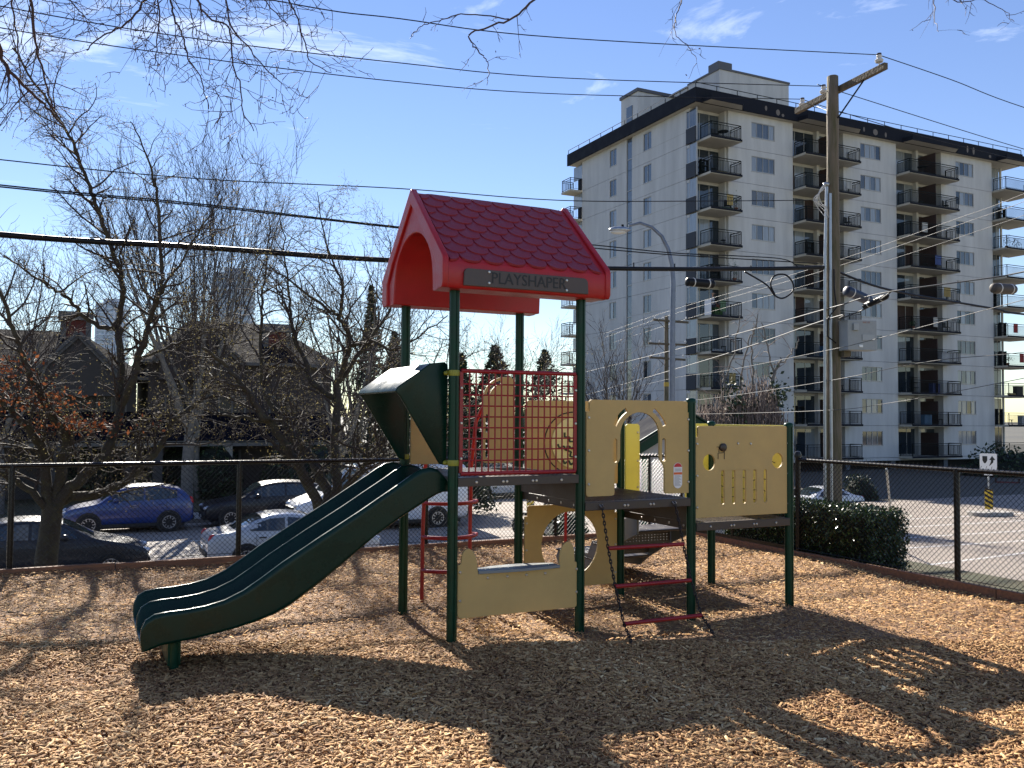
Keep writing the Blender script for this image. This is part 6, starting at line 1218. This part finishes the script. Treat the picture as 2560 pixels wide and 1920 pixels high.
# ================================================================== HOUSES, TOWERS, SHED
M_SIDE = mat('grey_horizontal_siding', (.05,.047,.046), .85, var=.12, vscale=2); M_BRICK = mat('dark_red_brick', (.13,.030,.024), .9, var=.25, vscale=12); M_TRIMW = mat('pale_trim', (.11,.11,.11), .8); M_ROOFT = mat('dark_blue_roof', (.008,.009,.016), 1.0, var=.3, spec=.04, vscale=2, bump=.4, bscale=8); M_PALEW = mat('pale_house_wall', (.26,.25,.22), .85, var=.1)
def house(label, a0, b0, w_, d_, wh, rh, seed, chim=(), awning=True, gables=(), wallm=M_SIDE, door=.5):
    t = thing('town_house', label, 'house', S(a0,b0,-2.3), YA); rr = random.Random(seed)
    obj('wall', MB().box(0,w_,0,d_,0,wh), wallm, t)
    n = int(wh/.22)
    for k in range(0, n): obj('siding_board', MB().box(-.02,w_+.02,-.02,-.002,.04+.22*k,.20+.22*k), wallm, t) if k*.22 > 2.7 else None
    r_ = MB(); ov = .5; v = [(-ov,-ov,wh),(w_+ov,-ov,wh),(w_+ov,d_+ov,wh),(-ov,d_+ov,wh),(w_*.25,d_/2,wh+rh),(w_*.75,d_/2,wh+rh)]
    r_.add(v,[(0,1,5,4),(1,2,5),(2,3,4,5),(3,0,4),(0,3,2,1)]); rf_ = obj('roof', r_, M_ROOFT, t, fix=True)
    obj('gutter', MB().box(-ov-.05,w_+ov+.05,-ov-.12,-ov-.01,wh-.12,wh+.03), M_TRIMW, t)
    for (x, y, h) in chim:
        c = obj('chimney', MB().box(x,x+1.15,y,y+1.0,wh-1.5,h), M_BRICK, rf_)
        for xx in (x-.12,x+1.02): obj('chimney_trim', MB().box(xx,xx+.25,y-.08,y+1.08,wh-1.5,h-.02), M_TRIMW, c)
        obj('chimney_cap', MB().box(x-.22,x+1.37,y-.2,y+1.2,h-.35,h+.06), M_TRIMW, c)
    for (x, gw_, gh) in gables:
        g_ = obj('gable', MB().prism([(x,wh-.9),(x+gw_,wh-.9),(x+gw_,wh+.1),(x+gw_/2,wh+gh),(x,wh+.1)],[],-1.0,.5,XZ), wallm, t, fix=True)
        for s_ in (0,1):
            p, q = (x-.3 if s_ == 0 else x+gw_+.3, -1.1, wh-.05), (x+gw_/2, -1.1, wh+gh+.2); obj('barge_board', MB().bar(p,q,.1,.28), M_TRIMW, g_)
        v2 = [(x-.35,-1.25,wh-.08),(x+gw_/2,-1.25,wh+gh+.15),(x+gw_+.35,-1.25,wh-.08),(x-.35,2.5,wh-.08),(x+gw_/2,2.5,wh+gh+.15),(x+gw_+.35,2.5,wh-.08)]; obj('gable_roof', MB().add(v2,[(0,1,4,3),(1,2,5,4)]), M_ROOFT, g_)
    for k in range(int(w_/2.4)):
        x = .7+2.4*k
        wd = obj('window', MB().box(x,x+1.3,-.06,-.022,3.4,3.48).box(x,x+1.3,-.06,-.022,4.75,4.83).box(x,x+.08,-.06,-.022,3.48,4.75).box(x+1.22,x+1.3,-.06,-.022,3.48,4.75).box(x+.61,x+.69,-.06,-.022,3.48,4.75), M_TRIMW, t)
        obj('pane', MB().box(x+.06,x+1.24,-.035,-.024,3.46,4.77), mat('shaded_house_glass', (.02,.022,.026), .25, spec=.25), wd)
        obj('brick_panel', MB().box(x-.1,x+1.4,-.05,-.023,2.75,3.36), M_BRICK, t)
    if awning:
        v = [(-.3,-2.2,2.75),(w_+.3,-2.2,2.75),(w_+.3,-.02,4.0),(-.3,-.02,4.0)]; obj('awning_roof', MB().add(v,[(0,1,2,3)]).add([(x_,y_,z_-.12) for x_,y_,z_ in v],[(3,2,1,0)]), M_ROOFT, t)
        obj('awning_beam', MB().box(-.3,w_+.3,-2.15,-1.95,2.45,2.70), M_TRIMW, t)
        for k in range(int(w_/3)+1): obj('porch_column', MB().box(.1+3*k,.5+3*k,-2.1,-1.8,0,2.45), M_PALEW if k == 1 else M_SIDE, t)
    dx = w_*door; dd = obj('door', MB().box(dx,dx+1.0,-.05,-.003,0,2.1), M_DARKIN, t); obj('door_frame', MB().box(dx-.12,dx,-.07,-.003,0,2.2).box(dx+1,dx+1.12,-.07,-.003,0,2.2), M_TRIMW, dd)
    for k in range(3):
        x = 1+k*w_/3
        if abs(x-dx) > 1.6: gwn = obj('ground_window', MB().box(x,x+1.5,-.05,-.003,.8,2.1), M_GLASS, t); obj('frame', MB().box(x-.07,x,-.07,-.003,.75,2.15).box(x+1.5,x+1.57,-.07,-.003,.75,2.15), M_TRIMW, gwn)
    return t
house('dark townhouse with a red brick chimney at the left', -9.5, 39.5, 9.6, 9.0, 5.6, 2.4, 3, chim=((6.4,3.8,8.9),), gables=((5.6,3.0,1.7),), door=.6)
house('dark townhouse with a long blue awning roof behind the bare trees', .6, 38.8, 8.6, 9.0, 6.4, 2.4, 4, chim=((5.6,1.6,8.5),), gables=((.4,3.4,1.5),), wallm=mat('dark_siding',(.055,.046,.044),.85,var=.15), door=.36)
house('cream low house partly hidden at the far left edge', -24, 37.5, 12, 8, 3.4, 1.8, 5, awning=False, wallm=M_PALEW, door=.8)
M_TGL = mat('tower_hazed_glass', (.32,.40,.50), .2, spec=.8, var=.2, vscale=.05); M_TSL = mat('tower_pale_slab', (.55,.60,.67), .7)  # distance haze and sky reflection put into the pale glass colour
def tower(label, c, w_, h, n):
    t = thing('glass_tower', label, 'tower', c, .2); obj('glass_body', MB().box(-w_/2,w_/2,-w_/2,w_/2,0,h), M_TGL, t)
    fl = mk(MB().box(-w_/2-.5,w_/2+.5,-w_/2-.5,w_/2+.5,-.35,.35)); fl.materials.append(M_TSL)
    for k in range(1,n+1): inst('floor_slab', fl, t, (0,0,h*k/n))
    for x in (-w_/2,-w_/6,w_/6,w_/2): obj('pier', MB().box(x-.6,x+.6,-w_/2-.6,-w_/2-.2,0,h), M_TSL, t)
    obj('crown', MB().box(-w_*.3,w_*.3,-w_*.3,w_*.3,h+.36,h+4), M_TSL, t)
tower('distant pale glass tower right of the brick chimney', (-271,600,-5), 17, 80, 27); tower('distant pale glass tower behind the fan shaped tree', (-163,520,-5), 20, 88, 29)
# shed with green barge boards beyond the gate
sh_ = thing('garden_shed', 'pale shed with dark green gable boards beyond the fence gate', 'shed', (3.35,17.2,-1.5), .12)
M_SHED = mat('pale_pink_siding',(.50,.44,.41),.85,var=.06); obj('wall', MB().prism([(-1.0,0),(1.0,0),(1.0,2.42),(0.05,3.0),(-1.0,2.42)],[],0,2.2,XZ), M_SHED, sh_, fix=True)
for k in range(9): obj('siding_board', MB().box(-.98,.98,-.014,-.002,.2+.24*k,.41+.24*k), M_SHED, sh_)
obj('barge_board', MB().bar((-1.25,-.1,2.33),(.05,-.1,3.12),.06,.22), M_POST, sh_); obj('barge_board', MB().bar((1.35,-.1,2.33),(.05,-.1,3.12),.06,.22), M_POST, sh_)
obj('roof_panel', MB().add([(-1.35,-.2,2.36),(.05,-.2,3.2),(.05,2.4,3.2),(-1.35,2.4,2.36)],[(0,1,2,3)]).add([(.05,-.2,3.2),(1.45,-.2,2.36),(1.45,2.4,2.36),(.05,2.4,3.2)],[(0,1,2,3)]), M_ROOFT, sh_)
obj('corner_post', MB().box(-.86,-.78,-.05,-.016,0,2.4), M_POST, sh_)
